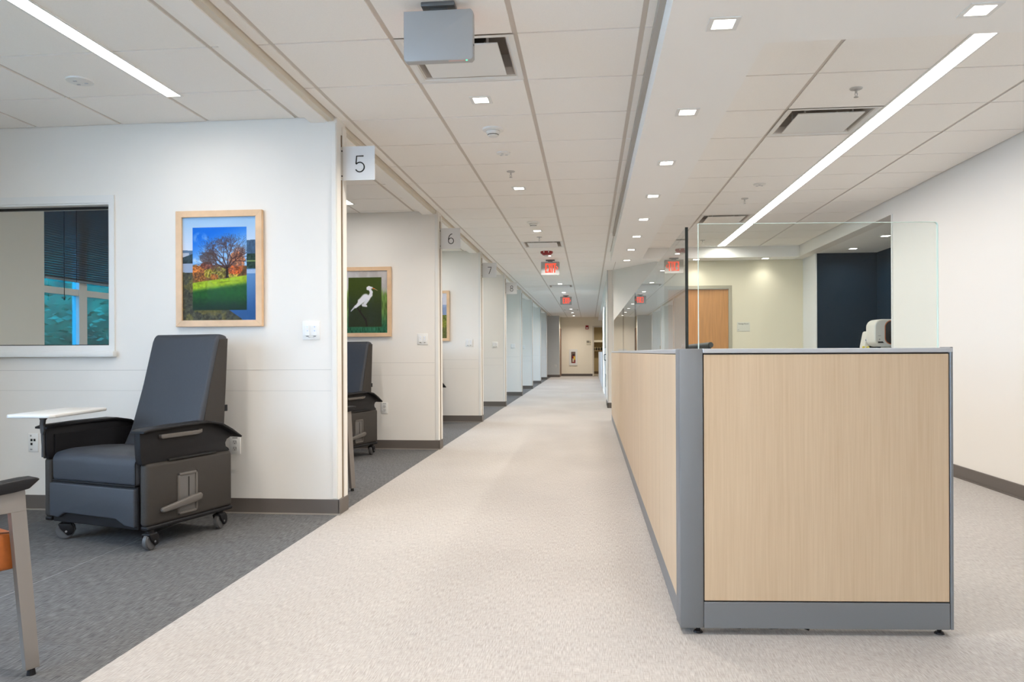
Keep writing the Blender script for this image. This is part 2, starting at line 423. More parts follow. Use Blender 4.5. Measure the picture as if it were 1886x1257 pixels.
# wall behind the counter with a wood door
DX0, DX1, DZ = 1.20, 2.105, 2.005
wall_holes_y('wall_far_station', 1.15, 3.20, 11.45, 11.60, [(DX0 - .05, DX1 + .05, 0, DZ + .055)], M_cream)
d = struct('door_1', (lambda b: (box(b, DX0, DX1, 11.47, 11.515, .005, DZ, bev=.002), b)[1])(B()), M_door)
bm = B(); cyl(bm, (DX0 + .07, 11.47, .97), (DX0 + .07, 11.41, .97), .012); box(bm, DX0 + .06, DX0 + .19, 11.40, 11.415, .96, .98, bev=.003); obj('door_handle', bm, M_chrome, d, 40)
bm = B(); box(bm, DX0 - .05, DX0, 11.435, 11.56, 0, DZ + .003, bev=.001); box(bm, DX1, DX1 + .05, 11.435, 11.56, 0, DZ + .003, bev=.001); box(bm, DX0 - .05, DX1 + .05, 11.435, 11.56, DZ + .003, DZ + .055, bev=.002)
struct('trim_5', bm, M_frame)
bm = B(); box(bm, DX1 + .05, 3.20, 11.44, 11.45, 0, .1); struct('baseboard_far', bm, M_base)
# slanted wall past the end of the counter, then the right-hand corridor wall
bm = B(); prism(bm, [(.345, 14.0), (.43, 14.0), (1.15, 12.72), (1.15, 11.601), (1.30, 11.601), (1.30, 12.85), (.50, 14.25), (.50, 15.0), (.345, 15.0)], 'z', 0, 2.64)
struct('wall_slanted', bm, M_wall)
bm = B(); box(bm, .335, .435, 13.99, 14.0, 0, .1); box(bm, .333, .345, 13.99, 15.0, 0, .1); struct('baseboard_slanted', bm, M_base)
bm = B(); box(bm, .338, .35, 13.985, 14.03, .1, 2.6); struct('trim_6', bm, M_alu_l)
wall('wall_right', .36, .50, 15.0, 16.1, 0, 2.64, M_wall)
wall('wall_right', .36, .50, 18.9, 20.3, 0, 2.64, M_wall)
bm = B(); box(bm, .36, .50, 16.1, 18.9, 2.2, 2.64); struct('wall_right', bm, M_wall)
dd = struct('door_2', (lambda b: (box(b, .375, .415, 16.15, 18.85, .01, 2.19, bev=.003), b)[1])(B()), mat('sliding door frame', (.52, .53, .53), .45))
bm = B(); box(bm, .368, .376, 16.35, 17.35, 1.15, 2.08); box(bm, .368, .376, 17.55, 18.65, 1.15, 2.08); obj('pane', bm, mat('frosted pane', (.30, .36, .36), .25), dd)
bm = B(); box(bm, .368, .376, 16.35, 17.35, .25, .55); obj('pane', bm, mat('frosted pane', (.30, .36, .36), .25), dd)
bm = B(); tube(bm, [(.375, 16.9, .87), (.335, 16.9, .87), (.335, 16.9, 1.0), (.375, 16.9, 1.0)], .009); obj('door_handle', bm, M_black, dd, 40)
# far soffit, far wall and the open doorway
bm = B(); box(bm, .40, 3.0, 20.3, YF, SZ, 2.64); struct('ceiling', bm, M_gyp)
wall('wall_right', 3.0, 3.1, 20.3, YF, 0, 2.64, M_wall)
wall('wall_right', .50, 3.1, 20.3, 20.4, 0, 2.64, M_wall)
wall_holes_y('wall_far', XE, 4.1, YF, YF + .12, [(.20, 1.15, 0, 2.15)], mat('wall paint cream lightened', (.88, .81, .67), .7, spec=.3))  # cream lightened in its colour to make up for weak lamp light
bm = B(); box(bm, .135, .20, YF - .015, YF + .13, 0, 2.15); box(bm, 1.15, 1.21, YF - .015, YF + .13, 0, 2.15); box(bm, .135, 1.21, YF - .015, YF + .13, 2.15, 2.21); struct('trim_7', bm, mat('door frame pale', (.66, .60, .50), .5))
bm = B(); box(bm, -1.27, .135, YF - .012, YF, 0, .1); struct('baseboard_far', bm, M_base)
wall('wall_grey', XE, -1.265, 31.3, 31.45, 0, 2.64, M_grey_wall)
wall('wall_grey', -1.40, -1.265, 31.45, YF, 0, 2.64, M_cream)
bm = B(); box(bm, XE, -1.255, 31.288, 31.3, 0, .1); box(bm, -1.265, -1.255, 31.3, 31.7, 0, .1); struct('baseboard_grey', bm, M_base)
bm = B(); box(bm, -1.27, -1.235, 31.75, 31.81, 0, 2.02); box(bm, -1.27, -1.235, 32.62, YF - .01, 0, 2.02); box(bm, -1.27, -1.235, 31.75, YF - .01, 2.02, 2.08); struct('trim_8', bm, mat('door frame brown', (.22, .13, .09), .5))
bm = B(); box(bm, -1.268, -1.25, 31.81, 32.62, .01, 2.02); struct('door_3', bm, mat('door brown', (.30, .18, .11), .5))
M_beyond = mat('wall beyond tan', (.50, .42, .27), .7)
wall('wall_beyond', -.2, 2.2, 36.0, 36.1, 0, 2.64, M_beyond)
wall('wall_beyond', -.2, -.1, YF + .12, 36, 0, 2.64, M_beyond)
wall('wall_beyond', 2.1, 2.2, YF + .12, 36, 0, 2.64, M_beyond)
bm = B(); box(bm, -.2, 2.2, YF + .12, 36.1, 2.5, 2.6); struct('ceiling', bm, M_tile)
bm = B(); box(bm, -.1, 2.1, 35.985, 36, 0, .12); struct('baseboard_beyond', bm, mat('baseboard tan', (.17, .13, .09), .6))
wall('wall_left', XE, XE + .02, 28.5, 31.3, 0, 2.64)

# ------------------------------------------------------------------ windows
wx0, wx1, wz0, wz1 = WIN1
bm = B(); y = PY[0]
for q in ((wx0, wx0 + .012, y - .004, y + .174, wz0 + .01, wz1 - .012), (wx1 - .012, wx1, y - .004, y + .174, wz0 + .01, wz1 - .012), (wx0, wx1, y - .004, y + .174, wz1 - .012, wz1), (wx0, wx1, y - .004, y + .174, wz0, wz0 + .01),
          (wx0 - .04, wx0, y - .012, y, wz0 - .03, wz1 + .05), (wx1, wx1 + .032, y - .012, y, wz0 - .03, wz1 + .05), (wx0, wx1, y - .0121, y, wz1, wz1 + .05), (wx0, wx1, y - .0121, y, wz0 - .03, wz0)):
    box(bm, *q)
w1 = struct('window_1', bm, M_trimw)
bm = B(); box(bm, wx0 + .01, wx1 - .01, y + .07, y + .076, wz0 + .008, wz1 - .01); obj('glass', bm, M_wglass, w1)
bm = B(); box(bm, wx0 - .05, wx1 + .045, y - .045, y, wz0 - .068, wz0 - .03, bev=.004); obj('sill', bm, M_trimw, w1, 40)
bm = B(); box(bm, wx0 + .01, wx1 - .01, y + .06, y + .086, wz1 - .026, wz1 - .012); box(bm, wx0 + .01, wx1 - .01, y + .06, y + .086, wz0 + .01, wz0 + .016); obj('gasket', bm, M_darkgap, w1)
hy0, hy1 = PY[1] - 1.95, PY[1] - .22
def outer_window(n, a, b, z0, z1, mull, g):
    bm = B()
    for q in ((a, a + .05, z0 + .05, z1 - .05), (b - .05, b, z0 + .05, z1 - .05), (a, b, z0, z0 + .05), (a, b, z1 - .05, z1)): box(bm, XE - .11, XE - .05, q[0], q[1], q[2], q[3])
    for m_ in mull: box(bm, XE - .115, XE - .045, m_, m_ + .11, z0 + .05, z1 - .05)
    box(bm, XE - .108, XE - .052, a + .05, b - .05, 1.60, 1.66)
    w = struct('window_%d' % n, bm, M_trimw)
    bm = B(); box(bm, XE - .083, XE - .077, a + .04, b - .04, z0 + .04, z1 - .04); obj('glass', bm, g, w)
    bm = B(); box(bm, XE - .14, XE + .03, a, b, z0 - .03, z0, bev=.003); obj('sill', bm, M_trimw, w)
    return w
outer_window(2, hy0, hy1, .85, 2.52, [6.47], M_bglass)
M_clearb = glass('pale outer glass', (.80, .90, 1.0), 1.45)
n = 3
for h in [(-3.2, .6, .85, 2.35), ext_holes[0]] + ext_holes[2:]:
    outer_window(n, h[0], h[1], h[2], h[3], [(h[0] + h[1]) / 2], M_clearb); n += 1
# the blind on the outer window seen through the inner window
bl = thing('venetian_blind', 'dark slatted blind half lowered over the outer window behind the glass', 'blind', (XE - .02, (hy0 + hy1) / 2, 1.72))
L2 = (hy1 - hy0) / 2 - .02
bm = B()
for i in range(35):
    z = .030 + i * .0215
    vs = box(bm, -.0125, .0125, -L2, L2, -.0005, .0005); bmesh.ops.transform(bm, matrix=Matrix.Translation((0, 0, z)) @ Matrix.Rotation(math.radians(-40), 4, 'Y'), verts=vs)
obj('slats', bm, mat('blind slat dark', (.075, .082, .095), .4), bl)
bm = B(); box(bm, -.014, .014, -L2, L2, 0, .018, bev=.002); obj('bottom_rail', bm, mat('blind rail', (.20, .25, .30), .4), bl)
bm = B(); box(bm, -.02, .02, -L2, L2, .775, .80); obj('head_rail', bm, M_black, bl)
for q in (-.45, .1, .6):
    bm = B(); cyl(bm, (.014, q, .0), (.014, q, .78), .0025, 6); obj('cord', bm, M_black, bl)
bm = B(); cyl(bm, (.02, -.62, .78), (.02, -.62, -.16), .003, 6); lathe(bm, [(0, .0), (.008, .008), (.008, .02), (0, .03)], (.02, -.62, -.18), 8); obj('pull_cord', bm, M_black, bl)

# ------------------------------------------------------------------ trees outside
M_leaf = mat('tree leaves', (.10, .26, .13), .6, noise=.55, scale=5)
M_bark = mat('tree bark', (.10, .08, .06), .9, noise=.3, scale=12)
bm = B(); box(bm, -40, XE - .15, YB, 44, -.5, -.02); struct('ground', bm, mat('lawn', (.05, .11, .04), .9, noise=.3, scale=3))
def tree(x, y, r, h, label, seed):
    rnd = random.Random(seed)
    t = thing('leafy_tree', label, 'tree', (x, y, -.02), 0, 'trees outside the building')
    bm = B(); cyl(bm, (0, 0, -.02), (.05, .03, h * .55), .16, 10, .09)
    for a in range(5):
        an = a * 1.26; cyl(bm, (.03, .02, h * .45), (math.cos(an) * r * .6, math.sin(an) * r * .6, h * .75), .06, 7, .02)
    obj('trunk', bm, M_bark, t, 60)
    bm = B()
    for i in range(7000):
        th = rnd.uniform(0, 2 * PI); u = rnd.uniform(-1, 1); rr = r * (.55 + .45 * rnd.random()) * (1 + .18 * math.sin(3 * th + 5 * u)); s = math.sqrt(1 - u * u)
        c = Vector((rr * s * math.cos(th), rr * s * math.sin(th), h * .58 + u * h * .46)); q = rnd.uniform(.035, .085)
        R = Matrix.Rotation(rnd.uniform(0, 6.28), 3, 'Z') @ Matrix.Rotation(rnd.uniform(-1.3, 1.3), 3, 'X')
        vs = [bm.verts.new(c + R @ Vector(p)) for p in ((-q, 0, 0), (0, -q * .55, q * .12), (q, 0, 0), (0, q * .55, q * .12))]
        bm.faces.new(vs)
    bmesh.ops.create_icosphere(bm, subdivisions=4, radius=1, matrix=Matrix.Translation((0, 0, h * .58)) @ Matrix.Diagonal((r * .8, r * .8, h * .38, 1)))
    obj('crown', bm, M_leaf, t)
tree(-8.4, 11.6, 1.6, 3.6, 'leafy tree seen through the outer window left of its white mullion', 3)
tree(-9.3, 15.9, 1.7, 3.8, 'leafy tree seen through the outer window right of its white mullion', 4)
tree(-15, 19.4, 2.6, 5.6, 'taller leafy tree standing behind the other two outside the window', 5)
tree(-14.5, 12.6, 2.4, 5.2, 'broad leafy tree farther out, left of the others outside the window', 6)

# ------------------------------------------------------------------ ceiling fixtures
def downlight_proto(watts, col, name='downlight'):
    t = thing(name, '', 'ceiling light')
    bm = B()
    for q in ((-.064, .064, -.064, -.044), (-.064, .064, .044, .064), (-.064, -.044, -.044, .044), (.044, .064, -.044, .044)): box(bm, *q, -.004, .0)
    obj('trim', bm, M_white, t)
    bm = B(); box(bm, -.044, .044, -.044, .044, -.0022, -.0008); obj('lens', bm, E_spot, t)
    lamp('lamp', t, (0, 0, -.006), .086, .086, watts, col, 150)
    return t
CDL = [4.458 + 2.4384 * k for k in range(-3, 12)]
ordn = {3: 'just behind the grey exit sign box', 4: 'past the smoke detectors, before the second vent', 5: 'just in front of the second vent', 6: 'between the red strobe and the first lit exit sign', 8: 'above the third vent, between the two lit exit signs', 9: 'just in front of the farthest lit exit sign'}
p = None
for k, y in enumerate(CDL):
    lab = 'square downlight in the corridor tiles ' + ordn.get(k, 'at the near end')
    if k > 9: lab = 'square downlight in the corridor tiles beyond the farthest exit sign'
    if k == 7: lab = 'small square corridor downlight hidden behind the first lit exit sign'
    if p is None: p = downlight_proto(DOWN_W, WARM); p.location = (-.652, y, CZ); p['label'] = lab; o = p
    else: o = dup(p, (-.652, y, CZ), lab)
    o['group'] = 'square downlights along the corridor'
    if k < 3: o['label'] = 'square downlight in the corridor tiles nearer than the grey exit sign box'
sp = downlight_proto(SOFF_W, NEUT); sp.location = (.568, 2.06, SZ); sp['group'] = 'square downlights in the white soffit'; sp['label'] = 'square downlight in the white soffit nearer than the picture edge'
words_ = ['the nearest one', 'second from the near end', 'third from the near end', 'fourth from the near end', 'fifth from the near end', 'sixth from the near end', 'seventh from the near end', 'farthest in the row']
for k in range(8): dup(sp, (.568, 3.18 + 1.15 * k, SZ), 'square downlight in the white soffit beside the corridor, ' + words_[k])
dup(sp, (1.585, 3.16, SZ), 'square downlight in the soffit at the near end of the long linear light')
dup(sp, (2.62, 3.16, SZ), 'square downlight in the soffit beyond the right edge of the photo')
dup(sp, (1.60, 11.27, SZ), 'square downlight in the far soffit above the wooden door')
dup(sp, (2.61, 11.27, SZ), 'square downlight in the far soffit right of the wooden door')
dup(sp, (3.55, 10.05 + .75, SZ), 'x')
o = bpy.context.scene.objects[-1] if False else None
for ob in [q for q in COL.objects if q.get('label') == 'x']: ob.location = (3.55, 10.35, SZ); ob['label'] = 'square downlight in the navy alcove ceiling, the far one'; ob['group'] = 'square downlights in the navy alcove'
o = dup(sp, (3.55, 9.25, SZ), 'square downlight in the navy alcove ceiling, the near one'); o['group'] = 'square downlights in the navy alcove'
for i, y in enumerate((22.5, 25, 27.5, 30)): o = dup(sp, (.62, y, SZ), 'square downlight in the distant soffit over the grey counter'); o['group'] = 'square downlights over the distant counter'

for ob in [q for q in COL.objects if q.get('label') and 'far soffit' in q['label']]:
    for ch in ob.children:
        if ch.type == 'LIGHT': ch.data = ch.data.copy(); ch.data.energy = .9; ch.data.spread = math.radians(110)

def linear(name, label, x, y0, y1, w, wm, col, z=CZ, fill=E_white):
    L = y1 - y0; t = thing(name, label, 'ceiling light', (x, (y0 + y1) / 2, z), 0)
    bm = B()
    for q in ((-w / 2 - .012, -w / 2, -L / 2 - .01, L / 2 + .01), (w / 2, w / 2 + .012, -L / 2 - .01, L / 2 + .01), (-w / 2, w / 2, -L / 2 - .01, -L / 2), (-w / 2, w / 2, L / 2, L / 2 + .01)): box(bm, *q, -.005, .006)
    obj('housing', bm, M_white, t)
    bm = B(); box(bm, -w / 2, w / 2, -L / 2, L / 2, -.003, .004); obj('diffuser', bm, fill, t)
    lamp('lamp', t, (0, 0, -.008), w, L, wm * L, col, 175)
    return t
linear('linear_light', 'long continuous linear light over the workstation, running along the right', 1.92, 3.615, 11.0, .105, LIN_WM, NEUT)
LCOOL = (1.0, .95, .90)
for k in range(4):
    y1 = PY[k] - .49; y0 = (PY[k - 1] + .17 + .5) if k else -1.9
    lab = ['long linear light in the nearest bay ceiling, top left corner of the photo', 'linear light in the second bay, its end showing under the 5 sign', 'linear light in the bay past the 6 sign', 'linear light in the bay past the 7 sign'][k]
    o = linear('linear_light', lab, -2.465, y0, y1, .085, BAY_WM, LCOOL); o['group'] = 'linear lights over the bays'

for x in (-.3, 2.0):  # added, unseen lights to brighten the fronts that face the camera
    o = linear('linear_light', 'added linear fill light on the unseen ceiling behind the camera', x, YB + .4, -.6, .105, FILL_WM, NEUT); o['group'] = 'added fill lights behind the camera'

def diffuser(x, y, label):
    t = thing('air_vent', label, 'vent', (x, y, CZ), 0, 'square ceiling air vents')
    s = T / 2 - .008; bm = B()
    # outer frame sloping up into the throat
    ring = [(s, 0), (s - .028, 0.0), (s - .045, .012), (s - .060, .05), (s - .062, .12)]
    rs = []
    for r, z in ring: rs.append([bm.verts.new(p_) for p_ in ((-r, -r, z), (r, -r, z), (r, r, z), (-r, r, z))])
    for a, b in zip(rs, rs[1:]):
        for i in range(4): bm.faces.new((a[i], a[(i + 1) % 4], b[(i + 1) % 4], b[i]))
    obj('frame', bm, M_white, t)
    for f_ in t.children[0].data.polygons:
        if f_.center.z > .02: f_.material_index = 1
    t.children[0].data.materials.append(mat('vent throat shaded', (.55, .50, .45), .6))  # throat coloured darker for the weaker light inside
    bm = B(); box(bm, -s + .06, s - .06, -s + .06, s - .06, .12, .125); obj('backing', bm, mat('vent inner shaded', (.30, .26, .23), .7), t)  # shade inside the vent put into the backing colour
    bm = B(); lathe(bm, [(0, .118), (.12, .118), (.12, .1185)], (0, 0, 0), 24); obj('duct_opening', bm, M_darkgap, t)  # black disc painted for the shade of the duct mouth
    q = s - .088; bm = B(); box(bm, -q, q, -q, q, -.006, .002, bev=.002); obj('face_plate', bm, M_white, t)
    for a in (-1, 1):
        for b in (-1, 1): bm = B(); cyl(bm, (a * .15, b * .15, .0), (a * .15, b * .15, .12), .006, 8); obj('bracket', bm, M_white, t)
    return t
for v, lab in zip(vents, ['square air vent in the corridor ceiling, partly behind the grey exit sign box', 'square air vent in the corridor ceiling in front of the red strobe', 'square air vent between the two lit exit signs', 'square air vent far down the corridor beyond the last exit sign']):
    diffuser((v[0] + v[1]) / 2, (v[2] + v[3]) / 2, lab)
diffuser((rv[0][0] + rv[0][1]) / 2, (rv[0][2] + rv[0][3]) / 2, 'square air vent beside the long linear light, the nearer one with a dark duct')
diffuser((rv[1][0] + rv[1][1]) / 2, (rv[1][2] + rv[1][3]) / 2, 'square air vent beside the far end of the linear light above the glass')

def sprinkler(x, y, label):
    t = thing('sprinkler_head', label, 'sprinkler', (x, y, CZ), 0, 'ceiling sprinkler heads')
    bm = B(); lathe(bm, [(0, 0), (.036, 0), (.034, -.005), (.012, -.008), (0, -.008)]); obj('escutcheon', bm, mat('sprinkler plate', (.50, .49, .48), .35), t, 50)
    bm = B(); cyl(bm, (0, 0, -.005), (0, 0, -.03), .007, 10); cyl(bm, (-.008, 0, -.03), (-.003, 0, -.05), .0025, 6); cyl(bm, (.008, 0, -.03), (.003, 0, -.05), .0025, 6); cyl(bm, (0, 0, -.05), (0, 0, -.053), .013, 12); obj('head', bm, M_chrome, t, 50)
sprinkler(-.66, 6.25, 'sprinkler head in the corridor just before the second downlight')
sprinkler(-.66, 9.85, 'sprinkler head in the corridor after the second smoke detector')
sprinkler(1.565, 4.50, 'sprinkler head beside the linear light, the near one')
sprinkler(1.565, 7.62, 'sprinkler head beside the linear light, the far one')
sprinkler(1.565, 10.4, 'sprinkler head beside the linear light seen through the glass screen')
def smoke(x, y, label):
    t = thing('smoke_detector', label, 'smoke detector', (x, y, CZ), 0, 'corridor smoke detectors')
    bm = B(); lathe(bm, [(0, 0), (.075, 0), (.073, -.010), (.052, -.016), (0, -.016)]); obj('base', bm, M_white, t, 40)
    bm = B(); lathe(bm, [(.046, -.016), (.050, -.022), (.042, -.038), (.040, -.040)]); lathe(bm, [(.036, -.044), (.030, -.054), (0, -.055)]); lathe(bm, [(.036, -.038), (.036, -.044)]); obj('cover', bm, M_white, t, 40)
    bm = B(); lathe(bm, [(.038, -.0395), (.0365, -.0435)]); obj('chamber_slot', bm, M_darkgap, t)
    return t
smoke(-.655, 5.05, 'white smoke detector in the corridor between the first two downlights')
smoke(-.655, 8.72, 'white smoke detector in the corridor just past the second downlight')
def disc(x, y, label, r=.065, cat='sensor', name='ceiling_sensor'):
    t = thing(name, label, cat, (x, y, CZ), 0)
    bm = B(); lathe(bm, [(0, 0), (r, 0), (r * .97, -.008), (r * .6, -.014), (0, -.015)]); obj('cover', bm, M_white, t, 40)
    bm = B()
    for a in (0.3, 2.4, 4.5): box(bm, r * .45 * math.cos(a) - .009, r * .45 * math.cos(a) + .009, r * .45 * math.sin(a) - .005, r * .45 * math.sin(a) + .005, -.017, -.012)
    obj('lens_window', bm, mat('sensor window', (.45, .46, .50), .3), t)
    return t
disc(-.655, 5.66, 'flat white round sensor on the corridor ceiling after the smoke detector', .055)
disc(1.566, 6.98, 'flat white round sensor beside the linear light', .055)
disc(-2.85, 3.90, 'round white sensor on the nearest bay ceiling left of the linear light', .072)

# red ceiling strobe
t = thing('ceiling_strobe', 'red round fire alarm strobe on the corridor ceiling before the lit exit sign', 'fire alarm', (-.645, 11.28, CZ))
bm = B(); lathe(bm, [(0, 0), (.095, 0), (.095, -.025), (.06, -.055), (0, -.058)]); obj('housing', bm, M_red, t, 40)
bm = B(); lathe(bm, [(0, -.055), (.03, -.055), (.028, -.075), (0, -.082)]); obj('strobe_lens', bm, M_white, t, 40)
bm = B()
for i in range(4): box(bm, -.045 + i * .024, -.030 + i * .024, -.0905, -.088, -.026, -.006)
obj('lettering', bm, M_white, t)

# ------------------------------------------------------------------ exit signs
def stroke_poly(bm, pts, w, y0, y1, closed=False):
    """flat ribbon of constant width along 2-D points (x, z), extruded y0..y1"""
    n = len(pts); Lp, Rp = [], []
    for i in range(n):
        a = pts[(i - 1) % n] if (closed or i > 0) else pts[i]; b = pts[(i + 1) % n] if (closed or i < n - 1) else pts[i]
        d = Vector((b[0] - a[0], b[1] - a[1])).normalized(); nx, nz = -d.y, d.x
        Lp.append((pts[i][0] + nx * w / 2, pts[i][1] + nz * w / 2)); Rp.append((pts[i][0] - nx * w / 2, pts[i][1] - nz * w / 2))
    m_ = n if closed else n - 1
    V = [[bm.verts.new((p[0], y, p[1])) for p in P_] for P_, y in ((Lp, y0), (Rp, y0), (Lp, y1), (Rp, y1))]
    for i in range(m_):
        j = (i + 1) % n
        bm.faces.new((V[0][i], V[0][j], V[1][j], V[1][i])); bm.faces.new((V[2][i], V[3][i], V[3][j], V[2][j]))
        bm.faces.new((V[0][i], V[2][i], V[2][j], V[0][j])); bm.faces.new((V[1][i], V[1][j], V[3][j], V[3][i]))
    if not closed:
        bm.faces.new((V[0][0], V[1][0], V[3][0], V[2][0])); bm.faces.new((V[0][-1], V[2][-1], V[3][-1], V[1][-1]))
    bmesh.ops.recalc_face_normals(bm, faces=bm.faces)

def exit_letters(bm, y0, y1, s=1, dz=0):
    """EXIT and a chevron, 0.155 m tall, read from -y when s=1"""
    h = .155; z0 = -h / 2 + dz; z1 = h / 2 + dz; w = .0205
    def bx(xa, xb, za, zb): box(bm, min(xa * s, xb * s), max(xa * s, xb * s), y0, y1, za, zb)
    x = -.085
    bx(x, x + w, z0, z1); bx(x + w, x + .046, z0, z0 + .021); bx(x + w, x + .046, z1 - .021, z1); bx(x + w, x + .038, dz - .0105, dz + .0105)
    xa = -.034; xw = .05
    for sg in (1, -1):
        cx = xa + xw / 2; hw = xw / 2
        P4 = [(cx - sg * hw, z0), (cx - sg * (hw - w * 1.02), z0), (cx + sg * hw, z1), (cx + sg * (hw - w * 1.02), z1)]
        P4 = [(a * s, b) for a, b in P4]
        prism(bm, P4, 'y', y0 + (.0003 if sg > 0 else 0), y1)
    bx(.021, .021 + w, z0, z1)
    bx(.047, .099, z1 - .021, z1); bx(.063, .063 + w, z0, z1 - .021)
    stroke_poly(bm, [(.100 * s, dz + .032), (.124 * s, dz), (.100 * s, dz - .032)], .013, y0, y1)

def exit_sign(x, y, label, facing=-1, dark=False, led_left=False):
    t = thing('exit_sign', label, 'exit sign', (x, y, CZ), 0)
    body = mat('exit sign grey', (.42, .425, .43), .45, metal=.1)
    bm = B(); prism(bm, [(-.155, -.245), (-.145, -.255), (.145, -.255), (.155, -.245), (.155, -.045), (.145, -.033), (-.155, -.033)], 'y', -.022, .022, bev=.003); obj('body', bm, body, t, 40)
    bm = B(); box(bm, -.075, .075, -.035, .035, -.020, 0, bev=.004); box(bm, -.04, .04, -.012, .012, -.034, -.019); obj('canopy', bm, mat('canopy grey', (.14, .145, .15), .35, metal=.5), t, 40)
    bm = B()
    if facing < 0: exit_letters(bm, -.0255, -.0215, 1, -.14)
    else: exit_letters(bm, .0215, .0255, -1, -.14)
    obj('lettering', bm, E_red, t)
    lx = -.125 if led_left else .125
    bm = B(); lathe(bm, [(0, -.004), (.004, -.002), (.005, 0)], (lx, -.012 if facing > 0 else -.02, -.2545), 10); obj('indicator', bm, E_green, t)
    if facing > 0:
        bm = B(); box(bm, .045, .118, -.018, -.004, -.2562, -.2545); obj('rating_strip', bm, mat('pale label', (.62, .45, .42), .6), t)
        bm = B(); cyl(bm, (.1545, -.01, -.19), (.1565, -.01, -.19), .004, 10); obj('screw', bm, M_darkgap, t)
    return t
exit_sign(-.657, 3.22, 'grey back of an exit sign hanging from the ceiling at the top of the photo', 1)
exit_sign(-.643, 12.30, 'lit red EXIT sign with right arrow, the nearer of the two facing the camera')
exit_sign(-.628, 20.1, 'small distant lit red EXIT sign, the farther of the two facing the camera', led_left=True)

# ------------------------------------------------------------------ bay number signs
def arc(cx, cz, rx_, rz_, a0, a1, n=24): return [(cx + rx_ * math.cos(math.radians(a0 + (a1 - a0) * i / n)), cz + rz_ * math.sin(math.radians(a0 + (a1 - a0) * i / n))) for i in range(n + 1)]
def numeral(bm, d, y0, y1, w=.0078):
    if d == 5:
        stroke_poly(bm, [(.026, .0525), (-.021, .0525), (-.025, .002)] + arc(.0, -.0205, .0305, .0315, 140, -152, 30), w, y0, y1)
    elif d == 6:
        stroke_poly(bm, arc(0, -.022, .0285, .0315, 90, 450, 36)[:-1], w, y0, y1, closed=True)
        stroke_poly(bm, [(-.0275, -.018), (-.027, .005), (-.019, .032), (-.003, .050), (.014, .0545)], w, y0, y1)
    elif d == 7:
        stroke_poly(bm, [(-.029, .0525), (.027, .0525), (.022, .040), (-.012, -.0535)], w, y0, y1)
    else:
        stroke_poly(bm, arc(0, .028, .0225, .0255, 0, 360, 30)[:-1], w, y0, y1, closed=True)
        stroke_poly(bm, arc(0, -.0265, .0275, .029, 0, 360, 34)[:-1], w, y0, y1, closed=True)
M_sign = mat('frosted sign panel', (.66, .67, .68), .35)
for k, d_ in enumerate((5, 6, 7, 8)):
    t = thing('number_sign', 'frosted square blade sign reading %d on the corridor wall end' % d_, 'sign', (XW + .115, PY[k] + .078, 2.312), 0, 'bay number signs')
    bm = B(); box(bm, -.100, .115, -.004, .004, -.1125, .1125, bev=.0015); obj('panel', bm, M_sign, t)
    bm = B(); box(bm, -.115, -.100, -.0035, .0035, -.11, .11); obj('mount', bm, mat('clear mount', (.50, .48, .45), .2), t)
    bm = B(); numeral(bm, d_, -.0062, -.0042); obj('numeral', bm, M_darkgap, t, None, (.012 if k else .014, 0, -.006))
    for z in (.083, -.083):
        bm = B(); cyl(bm, (-.107, -.006, z), (-.107, .006, z), .005, 10); obj('bolt', bm, M_darkgap, t)

# ------------------------------------------------------------------ wall plates
def switch_plate(x, y, label, z=1.205, lit=True):
    t = thing('control_plate', label, 'wall switch', (x, y, z), 0, 'dimmer plates on the bay walls')
    bm = B(); box(bm, -.058, .058, -.006, 0, -.060, .060, bev=.0025); obj('plate', bm, M_white, t, 40)
    for sx in (-.024, .024):
        bm = B(); box(bm, sx - .0165, sx + .0165, -.009, -.005, -.033, .033, bev=.001); f = obj('paddle', bm, M_white, t)
        bm = B(); box(bm, sx - .008, sx + .008, -.0078, -.005, -.0405, -.0365); obj('slide_slot', bm, M_darkgap, t)
        if lit:
            bm = B()
            for z_ in (.023, -.003): box(bm, sx - .004, sx + .004, -.0096, -.0088, z_ - .003, z_ + .003)
            obj('indicator', bm, E_blue, f)
    bm = B(); box(bm, -.020, -.004, -.0066, -.005, -.0475, -.0455); box(bm, .002, .010, -.0066, -.005, -.0478, -.0468); box(bm, .014, .022, -.0066, -.005, -.0475, -.0455); obj('printing', bm, mat('grey print', (.25, .25, .25), .6), t)
    return t
names_ = ['beside the large landscape picture', 'beside the white egret picture', 'on the wall under the 7 sign', 'on the wall under the 8 sign', 'on the wall next after the 8 sign', 'on the bluish wall farther down']
for k in range(6):
    switch_plate(-1.812 if k < 2 else [0, 0, -1.815, -1.83, -1.84, -1.9][k], PY[k], 'white double dimmer plate ' + names_[k])
def outlet(x, y, label, z=.45):
    t = thing('power_outlet', label, 'outlet', (x, y, z), 0)
    bm = B(); box(bm, -.037, .037, -.006, 0, -.060, .060, bev=.002); obj('plate', bm, M_white, t, 40)
    for z_ in (.02, -.022):
        bm = B(); prism(bm, [(-.012, z_ - .015), (.012, z_ - .015), (.017, z_ - .006), (.017, z_ + .006), (.012, z_ + .015), (-.012, z_ + .015), (-.017, z_ + .006), (-.017, z_ - .006)], 'y', -.0085, -.005); s = obj('socket', bm, mat('socket face', (.62, .62, .61), .4), t)
        bm = B(); box(bm, -.008, -.0055, -.0092, -.008, z_ - .002, z_ + .008); box(bm, .0055, .008, -.0092, -.008, z_ - .002, z_ + .008); cyl(bm, (0, -.0092, z_ - .009), (0, -.008, z_ - .009), .0028, 8); obj('slots', bm, M_darkgap, s)
    bm = B(); box(bm, -.018, .018, -.0068, -.005, .044, .051); obj('printing', bm, mat('grey print', (.25, .25, .25), .6), t)
outlet(-2.335, PY[0], 'white duplex power outlet right of the near recliner')
outlet(-2.24, PY[1], 'white duplex power outlet behind the second recliner')
